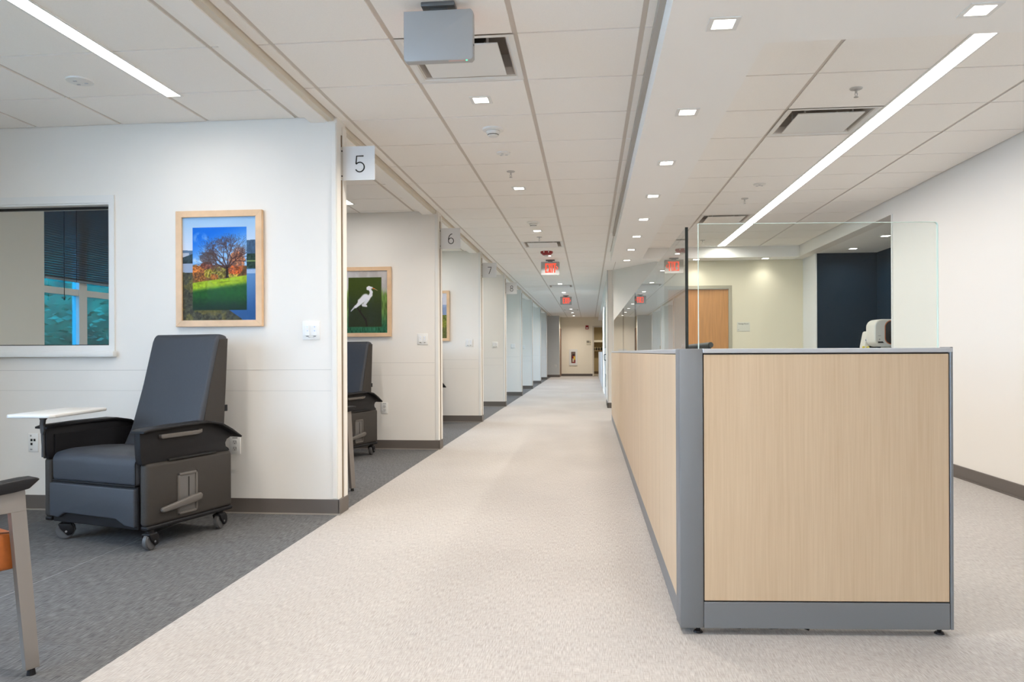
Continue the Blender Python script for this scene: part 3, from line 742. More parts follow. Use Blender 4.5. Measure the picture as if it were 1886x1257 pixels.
outlet(-1.43, 31.3, 'white power outlet low on the pale grey wall', .47)
t = thing('data_outlet', 'white data jack plate left of the near recliner under the tray', 'outlet', (-3.765, PY[0], .455))
bm = B(); box(bm, -.036, .036, -.006, 0, -.062, .062, bev=.002); obj('plate', bm, M_white, t, 40)
bm = B()
for (a, b) in ((-.012, .018), (.010, .018), (-.012, -.009)): box(bm, a - .007, a + .007, -.0075, -.005, b - .008, b + .008)
obj('jack', bm, M_darkgap, t)
bm = B(); box(bm, -.022, -.012, -.0068, -.005, .042, .052); box(bm, -.022, -.006, -.0068, -.005, -.05, -.042); obj('printing', bm, mat('grey print', (.25, .25, .25), .6), t)
bm = B(); box(bm, -.04, .04, -.008, 0, -.06, .06, bev=.002); tag(obj('thermostat', bm, mat('beige plate', (.55, .48, .34), .5), None, 40, (-1.95, PY[7], 1.23)), 'small beige plate on the last cream wall end of the left side', 'wall switch')

# ------------------------------------------------------------------ framed prints (painted as colour on a fine grid)
def vnoise(X, Y, seed, oct=4):
    r = np.random.RandomState(seed); out = np.zeros_like(X); amp = 1.0; tot = 0
    for o_ in range(oct):
        G = r.rand(64, 64); x = X * 2 ** o_; y_ = Y * 2 ** o_; xi = np.floor(x).astype(int); yi = np.floor(y_).astype(int); fx = x - xi; fy = y_ - yi
        fx = fx * fx * (3 - 2 * fx); fy = fy * fy * (3 - 2 * fy)
        g = lambda a, b: G[a % 64, b % 64]
        out += amp * (g(xi, yi) * (1 - fx) * (1 - fy) + g(xi + 1, yi) * fx * (1 - fy) + g(xi, yi + 1) * (1 - fx) * fy + g(xi + 1, yi + 1) * fx * fy); tot += amp; amp *= .55
    return out / tot
def srgb(c): c = np.asarray(c, float) / 255.; return np.where(c <= .04045, c / 12.92, ((c + .055) / 1.055) ** 2.4)
def mixc(img, mask, c): return img * (1 - mask[..., None]) + np.asarray(c, float) * mask[..., None]
def sm(x, a, b): t_ = np.clip((x - a) / (b - a), 0, 1); return t_ * t_ * (3 - 2 * t_)
def segmask(U, V, a, b, w0, w1, asp):
    ax, ay = a; bx_, by = b; dx, dy = bx_ - ax, (by - ay) * asp; L_ = dx * dx + dy * dy + 1e-9
    px_, py_ = U - ax, (V - ay) * asp; t_ = np.clip((px_ * dx + py_ * dy) / L_, 0, 1); dd_ = np.hypot(px_ - t_ * dx, py_ - t_ * dy); w = w0 + (w1 - w0) * t_
    return 1 - sm(dd_, w * .6, w * 1.25)
NX, NY = 190, 262
gu, gv = np.meshgrid((np.arange(NX) + .5) / NX, (np.arange(NY) + .5) / NY)   # v down
asp = .685 / .503
def print_landscape():
    U, V = gu, gv; img = np.zeros((NY, NX, 3)) + 255.
    t_ = np.clip(V / .35, 0, 1)[..., None]; img = np.array((150., 190, 228)) * (1 - t_) + np.array((214., 222, 238)) * t_
    n1 = vnoise(U * 9, V * 9, 1); nf = vnoise(U * 46, V * 60, 2)
    hl = (V > .31 + .02 * n1) & (U < .5); img = mixc(img, hl * 1., (92, 118, 150))
    img = mixc(img, ((V > .345) & (V < .40) & (U < .09)) * 1., (178, 188, 205))
    f = ((V > .375 - .25 * (U - .05)) & (U < .3)) * 1.; img = img * (1 - f[..., None]) + (np.array((50., 66, 74)) * (.6 + .8 * nf[..., None])) * f[..., None]
    img = mixc(img, ((V > .445) & (V < .55) & (U < .3)) * 1., (150, 165, 190))
    hr = ((V > .225 + .04 * np.abs(U - .97)) & (U > .7)) * 1.; img = img * (1 - hr[..., None]) + (np.array((66., 92, 120)) * (.75 + .5 * nf[..., None])) * hr[..., None]
    f = ((V > .36) & (U > .7)) * 1.; img = img * (1 - f[..., None]) + (np.array((42., 62, 52)) * (.5 + .9 * nf[..., None])) * f[..., None]
    img = mixc(img, ((V > .405 + .02 * U) & (V < .43 + .01 * n1) & (U > .7)) * 1., (120, 145, 84))
    f = ((V > .505) & (U > .3)) * 1.
    lake = np.array((92., 136, 186)) * (1 - sm(V, .5, .95))[..., None] + np.array((40., 84, 140)) * sm(V, .5, .95)[..., None]
    img = img * (1 - f[..., None]) + lake * f[..., None]
    img = mixc(img, (np.abs(V - .53) < .02) * (U > .85) * .6, (200, 215, 235))
    shore = .53 + .05 * n1 + np.clip((U - .05) * .35, 0, 9) + np.where(U > .5, (U - .5) * .55, 0); shore = np.where(U < .14, .52 + .03 * n1, np.maximum(shore, .86 + .5 * np.clip(U - .55, 0, 1)))
    f = (V > shore) * 1.; fo = np.array((74., 72, 50)) * (.25 + 1.2 * nf[..., None]) + np.array((30., 26, 0)) * (n1[..., None] > .55)
    img = img * (1 - f[..., None]) + fo * f[..., None]
    # inner photograph
    x0, x1, y0, y1 = .135, .87, .098, .90
    inn = (U > x0) & (U < x1) & (V > y0) & (V < y1); u = (U - x0) / (x1 - x0); v = (V - y0) / (y1 - y0); ia = asp * (y1 - y0) / (x1 - x0)
    t_ = sm(v, 0, .42)[..., None]; a = np.array((18., 106, 214)) * (1 - t_) + np.array((176., 206, 240)) * t_
    a = np.array((24., 108, 214)) * (1 - sm(v + .25 * (u - .5), 0, .45))[..., None] + np.array((150., 196, 240)) * sm(v + .25 * (u - .5), 0, .45)[..., None]
    cn = vnoise(u * 7, v * 9, 5)
    for cx, cy, rr in ((.14, .13, .12), (.22, .17, .08), (.24, .26, .09), (.17, .39, .08), (.06, .40, .06)):
        m_ = np.clip(1 - np.hypot((u - cx) / 1.3, (v - cy) * ia) / rr, 0, 1) * sm(cn, .3, .62); a = mixc(a, m_ * .85, (226, 233, 246))
    nb = vnoise(u * 28, v * 40, 7); nb2 = vnoise(u * 9, v * 12, 8); nh = vnoise(u * 60, v * 80, 9, 2)
    # shrub band
    f = sm(v, .425 + .05 * nb2, .445 + .05 * nb2); c = np.array((112., 78, 40)) * (.45 + 1.0 * nb[..., None])
    a = a * (1 - f[..., None]) + c * f[..., None]
    def blob(cx, cy, rx_, ry_, col, k_=1.):
        nonlocal a
        m_ = (1 - sm(np.hypot((u - cx) / rx_, (v - cy) / ry_) + .5 * (nb - .5), .8, 1.0)) * k_
        a = a * (1 - m_[..., None]) + (np.array(col, float) * (.25 + 1.45 * nh[..., None])) * m_[..., None]
    blob(.10, .53, .14, .08, (200, 116, 46)); blob(.14, .60, .12, .07, (140, 88, 36)); blob(.26, .46, .12, .05, (120, 66, 48)); blob(.30, .56, .10, .06, (150, 136, 40)); blob(.5, .55, .14, .08, (120, 110, 40)); blob(.40, .60, .08, .04, (150, 90, 30)); blob(.75, .57, .10, .05, (170, 150, 50))
    blob(.82, .42, .16, .13, (190, 100, 44), .8); blob(.86, .32, .12, .09, (170, 104, 70), .6); blob(.78, .52, .14, .06, (180, 86, 30))
    # branches
    rnd = random.Random(11); tw = np.zeros_like(u)
    def grow(x, y_, an, ln, w, dep):
        nonlocal tw
        x2, y2 = x + math.cos(an) * ln, y_ - math.sin(an) * ln / ia
        tw = np.maximum(tw, segmask(u, v, (x, y_), (x2, y2), w, w * .7, ia) * min(1, .5 + w * 60))
        if dep:
            for k_ in range(3 if dep > 2 else 2): grow(x2, y2, an + rnd.uniform(-.7, .7) + (k_ - .8) * .32, ln * rnd.uniform(.62, .86), w * .62, dep - 1)
    for an, ln in ((1.5, .2), (1.95, .19), (1.1, .19), (2.4, .21), (.75, .2), (2.75, .2)): grow(.64, .50, an, ln, .016, 5)
    fz = (1 - sm(np.hypot((u - .60) / .40, (v - .33) / .24) + .55 * (nb - .5), .82, 1.05)) * .62 * sm(nb, .35, .6)
    a = mixc(a, fz, (92, 66, 62)); a = mixc(a, tw * .85, (64, 40, 38))
    fz = (1 - sm(np.hypot((u - .30) / .17, (v - .37) / .09) + .5 * (nb - .5), .8, 1.0)) * .7; a = mixc(a, fz, (78, 58, 52))
    a = mixc(a, segmask(u, v, (.635, .66), (.64, .48), .030, .020, ia), (40, 28, 24))
    gl = .665 - .085 * u + .008 * nb2; g = sm(v, gl - .006, gl + .006); k_ = sm(v, gl + .06, gl + .13)[..., None]
    gc = (np.array((150., 178, 26)) * (1 - k_) + np.array((26., 82, 20)) * k_) * (.75 + .5 * nb[..., None]); gc *= (1 - .55 * sm(v, .8, 1.0))[..., None]
    a = a * (1 - g[..., None]) + gc * g[..., None]
    a = mixc(a, (1 - sm(np.abs(v - (.668 - .06 * (u - .45))), .002, .007)) * (u > .50) * (u < .68) * .5, (60, 66, 18))
    img = np.where(inn[..., None], a, img); return np.clip(img, 0, 255)
def print_egret():
    U, V = gu, gv; n1 = vnoise(U * 6, V * 6, 21); nf = vnoise(U * 60, V * 9, 22); nf2 = vnoise(U * 50, V * 16, 23)
    img = np.zeros((NY, NX, 3)) + np.array((196., 192, 190)); img = mixc(img, sm(n1, .4, .6) * .5, (168, 160, 158)); img = mixc(img, sm(U, .5, 0) * .5, (222, 226, 236))
    g = sm(V + .18 * (nf - .5), .27, .42); gc = np.array((110., 140, 70)) * (.45 + 1.0 * nf[..., None]); gc = gc * (1 - sm(V, .55, 1.0))[..., None] + (np.array((46., 100, 74)) * (.5 + 1.0 * nf2[..., None])) * sm(V, .55, 1.0)[..., None]
    img = img * (1 - g[..., None]) + gc * g[..., None]
    x0, x1, y0, y1 = .135, .87, .105, .90; inn = (U > x0) & (U < x1) & (V > y0) & (V < y1); u = (U - x0) / (x1 - x0); v = (V - y0) / (y1 - y0); ia = asp * (y1 - y0) / (x1 - x0)
    t_ = sm(v, .1, .8)[..., None]; a = np.array((66., 80, 34)) * (1 - t_) + np.array((52., 60, 42)) * t_; a = a * (.93 + .14 * vnoise(u * 40, v * 50, 25)[..., None])
    W = (232, 232, 238)
    def s_(pa, pb, w0, w1, col, k_=1.):
        nonlocal a
        a = mixc(a, segmask(u, v, pa, pb, w0, w1, ia) * k_, col)
    s_((.56, .99), (.52, .86), .022, .028, (48, 42, 38)); s_((.52, .86), (.24, .585), .026, .018, (46, 40, 38)); s_((0, .515), (.24, .585), .003, .008, (70, 66, 58)); s_((.50, .86), (.55, .82), .02, .005, (48, 42, 38))
    s_((.39, .56), (.37, .68), .011, .009, (36, 34, 32))
    s_((.22, .58), (.08, .68), .035, .012, (205, 204, 208)); s_((.50, .41), (.22, .60), .105, .035, W); s_((.53, .40), (.35, .48), .10, .07, W); s_((.60, .44), (.50, .53), .05, .05, (222, 222, 228)); s_((.45, .56), (.54, .58), .05, .03, (216, 214, 220))
    pts = [(.60, .42), (.675, .36), (.69, .30), (.655, .255), (.60, .23), (.575, .21)]
    for i in range(5): s_(pts[i], pts[i + 1], .058 - .006 * i, .052 - .006 * i, W)
    s_((.585, .235), (.62, .205), .04, .04, W); s_((.62, .205), (.72, .215), .045, .026, W); s_((.74, .225), (.79, .235), .016, .014, (222, 120, 50)); s_((.79, .235), (.88, .27), .009, .003, (196, 170, 130))
    s_((.71, .215), (.725, .22), .008, .008, (40, 40, 44))
    img = np.where(inn[..., None], a, img); return np.clip(img, 0, 255)
def print_field():
    U, V = gu, gv; nf = vnoise(U * 40, V * 50, 31)
    img = np.zeros((NY, NX, 3)) + np.array((206., 206, 216)); img = mixc(img, sm(V, .24, .27) * 1., (150, 164, 194)); img = mixc(img, (V > .30 + .15 * (1 - U)) * .6, (130, 146, 180))
    f = (V > .48) * 1.; gc = np.array((110., 118, 60)) * (.5 + nf[..., None]); img = img * (1 - f[..., None]) + gc * f[..., None]; img = mixc(img, ((V > .60) & (V < .75)) * .5, (150, 150, 60)); img = mixc(img, (V > .76) * .5, (92, 90, 60))
    x0, x1, y0, y1 = .135, .87, .10, .90; inn = (U > x0) & (U < x1) & (V > y0) & (V < y1); v = (V - y0) / (y1 - y0); u = (U - x0) / (x1 - x0)
    a = np.zeros_like(img) + np.array((86., 130, 190)); a = mixc(a, sm(v, .08, .14), (24, 24, 28)); a = mixc(a, sm(v, .36, .40), (200, 120, 30)); a = a * (.6 + .8 * vnoise(u * 30, v * 40, 33)[..., None]); a = mixc(a, (v > .85) * 1., (60, 50, 30))
    img = np.where(inn[..., None], a, img); return np.clip(img, 0, 255)
def picture(x, y, fn, label):
    W, Hh = .592, .766; t = thing('framed_picture', label, 'picture', (x, y, 1.617), 0)
    bm = B(); fw = .042
    for q in (((-W / 2, -Hh / 2), (-W / 2 + fw, -Hh / 2 + fw), (-W / 2 + fw, Hh / 2 - fw), (-W / 2, Hh / 2)), ((W / 2, -Hh / 2), (W / 2, Hh / 2), (W / 2 - fw, Hh / 2 - fw), (W / 2 - fw, -Hh / 2 + fw)),
              ((-W / 2, Hh / 2), (-W / 2 + fw, Hh / 2 - fw), (W / 2 - fw, Hh / 2 - fw), (W / 2, Hh / 2)), ((-W / 2, -Hh / 2), (W / 2, -Hh / 2), (W / 2 - fw, -Hh / 2 + fw), (-W / 2 + fw, -Hh / 2 + fw))):
        prism(bm, list(q), 'y', -.034, -.002, bev=.0012, seg=1)
    obj('frame', bm, M_maple, t)
    w2, h2 = W / 2 - fw + .001, Hh / 2 - fw + .001
    X, Z = np.meshgrid(np.linspace(-w2, w2, NX + 1), np.linspace(h2, -h2, NY + 1)); V3 = np.stack([X.ravel(), np.full(X.size, -.020), Z.ravel()], 1)
    idx = np.arange((NX + 1) * (NY + 1)).reshape(NY + 1, NX + 1); F = np.stack([idx[:-1, :-1].ravel(), idx[1:, :-1].ravel(), idx[1:, 1:].ravel(), idx[:-1, 1:].ravel()], 1)
    me = bpy.data.meshes.new('print'); me.from_pydata(V3.tolist(), [], F.tolist()); ca = me.color_attributes.new('Col', 'FLOAT_COLOR', 'CORNER')
    im = srgb(fn()).reshape(-1, 3); c4 = np.ones((im.shape[0], 4, 4)); c4[:, :, :3] = im[:, None, :]; ca.data.foreach_set('color', c4.ravel()); me.materials.append(M_print)
    o = bpy.data.objects.new('print', me); COL.objects.link(o); o.parent = t
    bm = B(); box(bm, -w2, w2, -.0285, -.0275, -h2, h2); obj('glazing', bm, glass('picture glazing', (.99, .99, .99), 1.08, .3), t)
    return t
picture(-2.430, PY[0], print_landscape, 'maple framed landscape picture with an autumn tree above the near recliner')
picture(-2.452, PY[1], print_egret, 'maple framed picture of a white egret on a green ground')
picture(-2.41, PY[2], print_field, 'maple framed picture past the 6 sign, only its right edge showing')

# ------------------------------------------------------------------ recliner
def recliner(loc, rz, label):
    t = thing('recliner', label, 'recliner', loc, rz, 'medical recliners in the bays')
    cx = .395
    for s in (1, -1):
        bm = B(); a, b = sorted((s * .338, s * cx))
        prism(bm, [(a, 0), (b, 0), (b, .628), (a, .628)], 'z', .128, .466, bev=.022, seg=4); pn = obj('side_panel', bm, M_fabric_s, t, 50)
        bm = B(); prism(bm, [(a + .004, .004), (b - .004 + .004, .004), (b, .63), (a, .63)], 'z', .108, .132, bev=.008, seg=2); obj('piping', bm, M_black, pn, 50)
        # arm shell
        prof = [(-.012, .464), (-.022, .50), (-.026, .56), (-.028, .640), (.0, .650), (.20, .658), (.42, .660), (.52, .640), (.60, .600), (.655, .560), (.625, .545), (.60, .535), (.588, .515), (.592, .495), (.615, .480), (.622, .464)]
        bm = B(); a, b = sorted((s * .335, s * .380)); prism(bm, prof, 'x', a, b, bev=.005, seg=2, caps_only=True); arm = obj('arm', bm, M_black, t, 40)
        top = [(-.034, .634), (-.034, .645), (.0, .654), (.20, .662), (.42, .664), (.525, .644), (.61, .600), (.690, .548), (.682, .540), (.60, .588), (.52, .630), (.42, .650), (.20, .648), (.0, .640)]
        bm = B(); a, b = sorted((s * .318, s * .418)); prism(bm, top, 'x', a, b, bev=.004, seg=2, caps_only=True); obj('arm_pad', bm, M_black, arm, 45)
        if s > 0:
            bm = B(); prism(bm, [(.10, .592), (.093, .600), (.093, .616), (.37, .616), (.385, .622), (.385, .600), (.35, .592)], 'x', .372, .402, bev=.004); obj('grip', bm, M_lever, arm, 45)
            bm = B(); box(bm, .378, .396, .15, .50, .466, .476, bev=.002); obj('side_slot', bm, M_darkgap, arm)
            # foot lever in its pocket
            bm = B()
            for q in ((.205, .221, .155, .388), (.332, .348, .155, .388), (.205, .348, .155, .171), (.205, .348, .372, .388)): box(bm, .385, .403, *q, bev=.005, seg=2)
            lp = obj('lever_pocket', bm, M_lever, t, 45); lp['label'] = 'grey rounded pocket around the lever'
            bm = B(); box(bm, .392, .3965, .221, .332, .171, .372); obj('pocket_back', bm, mat('pocket back', (.13, .125, .12), .5), lp)
            bm = B(); box(bm, .396, .399, .283, .288, .24, .36); obj('pocket_slot', bm, M_darkgap, lp)
            bm = B(); prism(bm, [(.078, .198), (.070, .208), (.074, .222), (.30, .256), (.345, .262), (.360, .246), (.352, .222), (.32, .214), (.10, .196)], 'x', .410, .432, bev=.007, seg=3)
            cyl(bm, (.392, .30, .235), (.415, .30, .235), .022); lv = obj('lever', bm, M_lever, t, 50); lv['label'] = 'grey paddle lever'
        # inside liner
        bm = B(); a, b = sorted((s * .326, s * .337)); box(bm, a, b, .02, .60, .30, .60); obj('inner_liner', bm, M_black, arm)
    # seat cushion, crowned
    bm = B(); prism(bm, [(-.006, .342), (-.010, .47), (.012, .502), (.10, .514), (.30, .510), (.52, .49), (.52, .342)], 'x', -.318, .326, bev=.020, seg=3); st = obj('seat_cushion', bm, M_fabric_f, t, 50)
    bm = B(); tube(bm, [(-.312, -.008, .345), (.320, -.008, .345)], .004); tube(bm, [(.320, -.006, .35), (.320, -.006, .47), (.320, .02, .500), (.320, .10, .514)], .003); obj('piping', bm, M_black, st, 60)
    bm = B(); prism(bm, [(-.330, .142), (-.262, .136), (-.215, .166), (.18, .160), (.245, .130), (.318, .124), (.318, .330), (-.330, .332)], 'y', -.014, .03, bev=.009, seg=3); obj('footrest', bm, M_fabric_f, t, 50)
    bm = B(); box(bm, -.325, .325, .006, .60, .108, .34, bev=.006); obj('base_frame', bm, M_black, t)
    # backrest
    bm = B(); pr_ = [(.40, .46), (.475, .60), (.555, .85), (.630, 1.13), (.645, 1.165), (.668, 1.180), (.725, 1.172), (.738, 1.150), (.715, .85), (.690, .60), (.62, .46)]
    prism(bm, pr_, 'x', -.262, .262, bev=.022, seg=4)
    for v in bm.verts:
        k_ = (v.co.z - .46) / .72; v.co.x *= 1.04 - .03 * k_
        if v.co.x > 0: v.co.x += .0
    bk = obj('backrest', bm, M_fabric_f, t, 50)
    bm = B(); prism(bm, [(.49, .50), (.575, .85), (.66, 1.145), (.728, 1.150), (.706, .85), (.680, .52)], 'x', .2545, .262)
    for v in bm.verts: v.co.x = (v.co.x + .0035) * (1.04 - .03 * (v.co.z - .46) / .72)
    obj('back_side', bm, M_fabric_s, bk)
    bm = B(); box(bm, .262, .272, .700, .722, .695, .735, bev=.003); obj('tilt_catch', bm, M_black, bk)
    # casters
    for (x, y_, ang) in ((.372, .035, .22), (.362, .55, .25), (-.29, .05, -.85), (-.30, .56, 2.0)):
        R = Matrix.Translation((x, y_, 0)) @ Matrix.Rotation(ang, 4, 'Z'); bm = B()
        cyl(bm, (0, .006, .085), (0, .006, .112), .022, 16)
        box(bm, -.026, .026, -.028, .040, .078, .094, bev=.007, seg=3)
        for q in (-.027, .018): prism(bm, [(-.030, .090), (.034, .090), (.048, .070), (.052, .045), (.040, .026), (.018, .022), (.002, .040), (-.018, .062)], 'x', q, q + .009, bev=.003)
        bmesh.ops.transform(bm, matrix=R, verts=bm.verts); c_ = obj('caster', bm, M_black, t, 50)
        bm = B(); cyl(bm, (-.015, .004, .048), (.015, .004, .048), .0475, 30)
        bmesh.ops.bevel(bm, geom=[e for e in bm.edges if len(e.link_faces) == 2 and e.calc_face_angle(0) > 1], offset=.006, segments=3, affect='EDGES'); bmesh.ops.transform(bm, matrix=R, verts=bm.verts); obj('wheel', bm, mat('grey rubber', (.085, .085, .088), .5), c_, 50)
        bm = B(); cyl(bm, (.026, .012, .046), (.030, .012, .046), .006, 12); bmesh.ops.transform(bm, matrix=R, verts=bm.verts); obj('axle_cap', bm, M_chrome, c_)
    # swing tray on the left arm
    bm = B(); prism(bm, [(-.122, -.262), (.112, -.275), (.132, -.252), (.132, .262), (.112, .280), (-.112, .280), (-.132, .262), (-.138, -.245)], 'z', .706, .726, bev=.006, seg=3)
    bmesh.ops.transform(bm, matrix=Matrix.Translation((-.385, .09, 0)) @ Matrix.Rotation(math.radians(22), 4, 'Z'), verts=bm.verts)
    tr = obj('tray_table', bm, M_white, t, 50); tr['label'] = 'white swing-out tray'
    bm = B(); prism(bm, [(-.385, .704), (-.310, .704), (-.338, .682), (-.343, .655), (-.336, .625), (-.350, .585), (-.366, .612), (-.374, .655), (-.370, .682)], 'y', -.040, -.022, bev=.005); cyl(bm, (-.352, -.031, .60), (-.352, -.031, .475), .009, 12); obj('tray_bracket', bm, mat('bracket grey', (.05, .052, .056), .4), tr, 50)
    bm = B(); box(bm, -.43, -.27, -.05, -.01, .701, .707); obj('tray_rail', bm, M_black, tr)
    return t
RA = math.radians(-16)
ro = Vector((-2.75, 3.83, 0)) + .025 * Vector((math.cos(RA), math.sin(RA), 0))
rc = recliner(ro, RA, 'charcoal recliner on casters with a white tray, nearest the camera')
dup(rc, (ro.x - .03, ro.y + 3.215, 0), 'charcoal recliner in the second bay, half hidden behind the wall end with the 5 sign')
dup(rc, (ro.x + .03, ro.y + 6.37, 0), 'charcoal recliner in the third bay, only its edge showing past the 6 sign wall')

# ------------------------------------------------------------------ guest chair
def guest_chair(loc, rz, label):
    """local: x to the sitter's right, y forward, origin at the right front foot"""
    t = thing('guest_chair', label, 'chair', loc, rz, 'guest chairs in the bays')
    for s, x in ((0, 0.0), (1, -.56)):
        bm = B(); prism(bm, [(-.024, .022), (.018, .022), (-.020, .545), (-.066, .545)], 'x', x - .028, x + .0, bev=.0015); obj('leg', bm, M_chairm, t)
        bm = B(); prism(bm, [(-.50, .022), (-.46, .022), (-.42, .545), (-.46, .545)], 'x', x - .028, x + .0, bev=.0015); obj('leg', bm, M_chairm, t)
        bm = B(); prism(bm, [(-.46, .545), (-.0205, .545), (-.024, .615), (-.46, .580)], 'x', x - .028, x + .0, bev=.0015); fr = obj('arm_frame', bm, M_chairm, t)
        bm = B(); prism(bm, [(-.48, .580), (-.06, .612), (-.018, .618), (.014, .645), (.004, .652), (-.03, .652), (-.48, .612)], 'x', x - .044, x + .018, bev=.004, seg=2); obj('armrest', bm, M_black, fr, 45)
        for yy_ in (-.003, -.48):
            bm = B(); cyl(bm, (x - .014, yy_, 0), (x - .014, yy_, .024), .014, 14, .010); obj('foot_glide', bm, M_black, t)
    bm = B(); prism(bm, [(-.46, .36), (-.035, .352), (-.018, .38), (-.018, .44), (-.038, .475), (-.12, .485), (-.46, .455)], 'x', -.525, -.034, bev=.016, seg=3); st = obj('seat', bm, M_orange, t, 50)
    bm = B(); tube(bm, [(-.035, -.020, .435), (-.035, -.040, .474), (-.035, -.12, .484), (-.033, -.45, .455)], .003, 6); obj('piping', bm, mat('dark piping', (.12, .035, .01), .6), st)
    bm = B(); prism(bm, [(-.44, .43), (-.38, .45), (-.47, .86), (-.53, .86)], 'x', -.52, -.036, bev=.018, seg=3); obj('backrest', bm, M_orange, t, 50)
    return t
GA = math.radians(62 - 90)
gc = guest_chair((-1.822, 2.262, 0), GA, 'orange guest chair with grey metal legs and black arms at the bottom left corner')
dup(gc, (-1.795, 5.49, 0), 'orange guest chair in the second bay, mostly hidden by the 5 sign wall')

# ------------------------------------------------------------------ workstation counter
CX0, CX1, CT = .334, 1.330, 1.0665
SK = math.atan2(.066, 1.0)      # the short front stands a touch askew
F0, F1 = 2.79, 2.856
ws = thing('workstation_partition', 'wood-panelled workstation partition with grey metal edges beside the corridor', 'counter', (CX0, F0, 0))
def W(x, y, z=0): return (x - CX0, y - F0, z)
def pw(bm): bmesh.ops.transform(bm, matrix=Matrix.Translation((0, 0, 0)) @ Matrix.Rotation(SK, 4, 'Z'), verts=bm.verts); return bm
FW = 1.0
# front panel in its own skewed frame: x 0..1.0, y 0 towards the camera
bm = B(); box(bm, 0, .086, 0, .086, .026, CT, bev=.004, seg=2); obj('corner_post', pw(bm), M_alu, ws, 40)
bm = B(); box(bm, .090, FW - .014, .002, .012, .128, CT - .022, bev=.0015, seg=1); obj('front_panel', pw(bm), M_wood, ws)
bm = B(); box(bm, .086, FW - .012, .012, .070, .03, CT - .002); obj('inner_frame', pw(bm), M_darkgap, ws)
bm = B(); box(bm, .087, FW - .013, .0, .012, .026, .123, bev=.0015, seg=1); obj('base_kick', pw(bm), M_alu, ws)
bm = B(); box(bm, .086, FW, -.003, .074, CT - .017, CT, bev=.002, seg=1); obj('top_cap', pw(bm), M_alu_l, ws)
bm = B(); box(bm, FW - .011, FW, -.002, .072, .026, CT + .003, bev=.002, seg=1); obj('end_trim', pw(bm), M_alu, ws)
bm = B(); box(bm, .088, FW - .012, .068, .074, .03, CT - .02); obj('inner_panel', pw(bm), M_alu_l, ws)
for x in (.072, FW - .035):
    bm = B(); cyl(bm, (x, .035, .006), (x, .035, .03), .008, 10); cyl(bm, (x, .035, 0), (x, .035, .007), .018, 16, .014); obj('levelling_foot', pw(bm), M_black, ws)
# long side along the corridor
seams = [2.885, 3.62, 4.45, 5.17, 5.96, 6.74, 7.42, 8.20, 8.98, 9.76, 10.6, 11.36]
for a, b in zip(seams, seams[1:]):
    bm = B(); box(bm, CX0 - CX0, .012, a - F0 + .0022, b - F0 - .0022, .105, CT - .022, bev=.0012, seg=1); obj('side_panel', bm, M_wood, ws)
bm = B(); box(bm, .012, .066, .086, 11.36 - F0, .03, CT - .002); obj('inner_frame', bm, M_darkgap, ws)
bm = B(); box(bm, .066, .070, .086, 11.36 - F0, .03, CT - .01); obj('inner_panel', bm, M_alu_l, ws)
bm = B(); box(bm, .0, .010, .086, 11.36 - F0, .020, .1045, bev=.0015, seg=1); obj('base_kick', bm, M_alu, ws)
bm = B(); box(bm, -.002, .072, .086, 11.36 - F0, CT - .019, CT - .001, bev=.002, seg=1); obj('top_cap', bm, M_alu_l, ws)
for y in (4.45, 5.96, 7.42, 8.98, 10.6):
    bm = B(); cyl(bm, (.035, y - F0, 0), (.035, y - F0, .03), .012, 10); obj('levelling_foot', bm, M_black, ws)
# glass screens standing on it
gf = thing('glass_screen', 'clear glass screen standing on the short front of the workstation', 'glass screen', (CX0, F0, CT), 0, 'glass screens on the workstation')
bm = B(); r_ = .013; x0_, x1_ = .078, .965; Z1 = .470
prof = [(x0_, 0.0), (x1_, 0.0)] + arc(x1_ - r_, Z1 - r_, r_, r_, 0, 90, 6) + [(x0_, Z1)]
prism(bm, prof, 'y', .032, .041); obj('pane', pw(bm), M_glass2, gf)
bm = B(); ed = [(x1_, 0.0)] + arc(x1_ - r_, Z1 - r_, r_, r_, 0, 90, 6) + [(x0_, Z1), (x0_, 0.0)]
stroke_poly(bm, [(x, z) for x, z in ed],   .0018, .0315, .0415); obj('edge', pw(bm), M_edge_l, gf)
for i, (a, b, lab) in enumerate(((2.905, 6.04, 'clear glass screen along the corridor side, the nearest with a black edge'), (6.07, 8.17, 'clear glass screen along the corridor side, the middle one'), (8.20, 11.33, 'clear glass screen along the corridor side, the farthest one'))):
    g_ = thing('glass_screen', lab, 'glass screen', (.376, a, CT), 0, 'glass screens on the workstation')
    bm = B(); box(bm, -.005, .005, 0, b - a, 0, .470); obj('pane', bm, M_glass, g_)
    bm = B(); box(bm, -.0058, .0058, -.002, .002, 0, .471); obj('edge', bm, M_edge_d, g_)  # dark reflection in the polished edge, put into its colour
# cables under the front
bm = B()
pts = [Vector((.45 + i * .028, F0 + .09 + .03 * math.sin(i * 1.3), .008 + .006 * abs(math.sin(i * .9)))) for i in range(14)]
tube(bm, pts, .0045, 6); pts = [Vector((.50 + i * .03, F0 + .12 + .02 * math.cos(i * 1.7), .010 + .008 * abs(math.sin(i * .7)))) for i in range(10)]; tube(bm, pts, .0045, 6)
tag(obj('power_cable', bm, M_black), 'black cables tangled on the floor under the workstation front', 'cable')

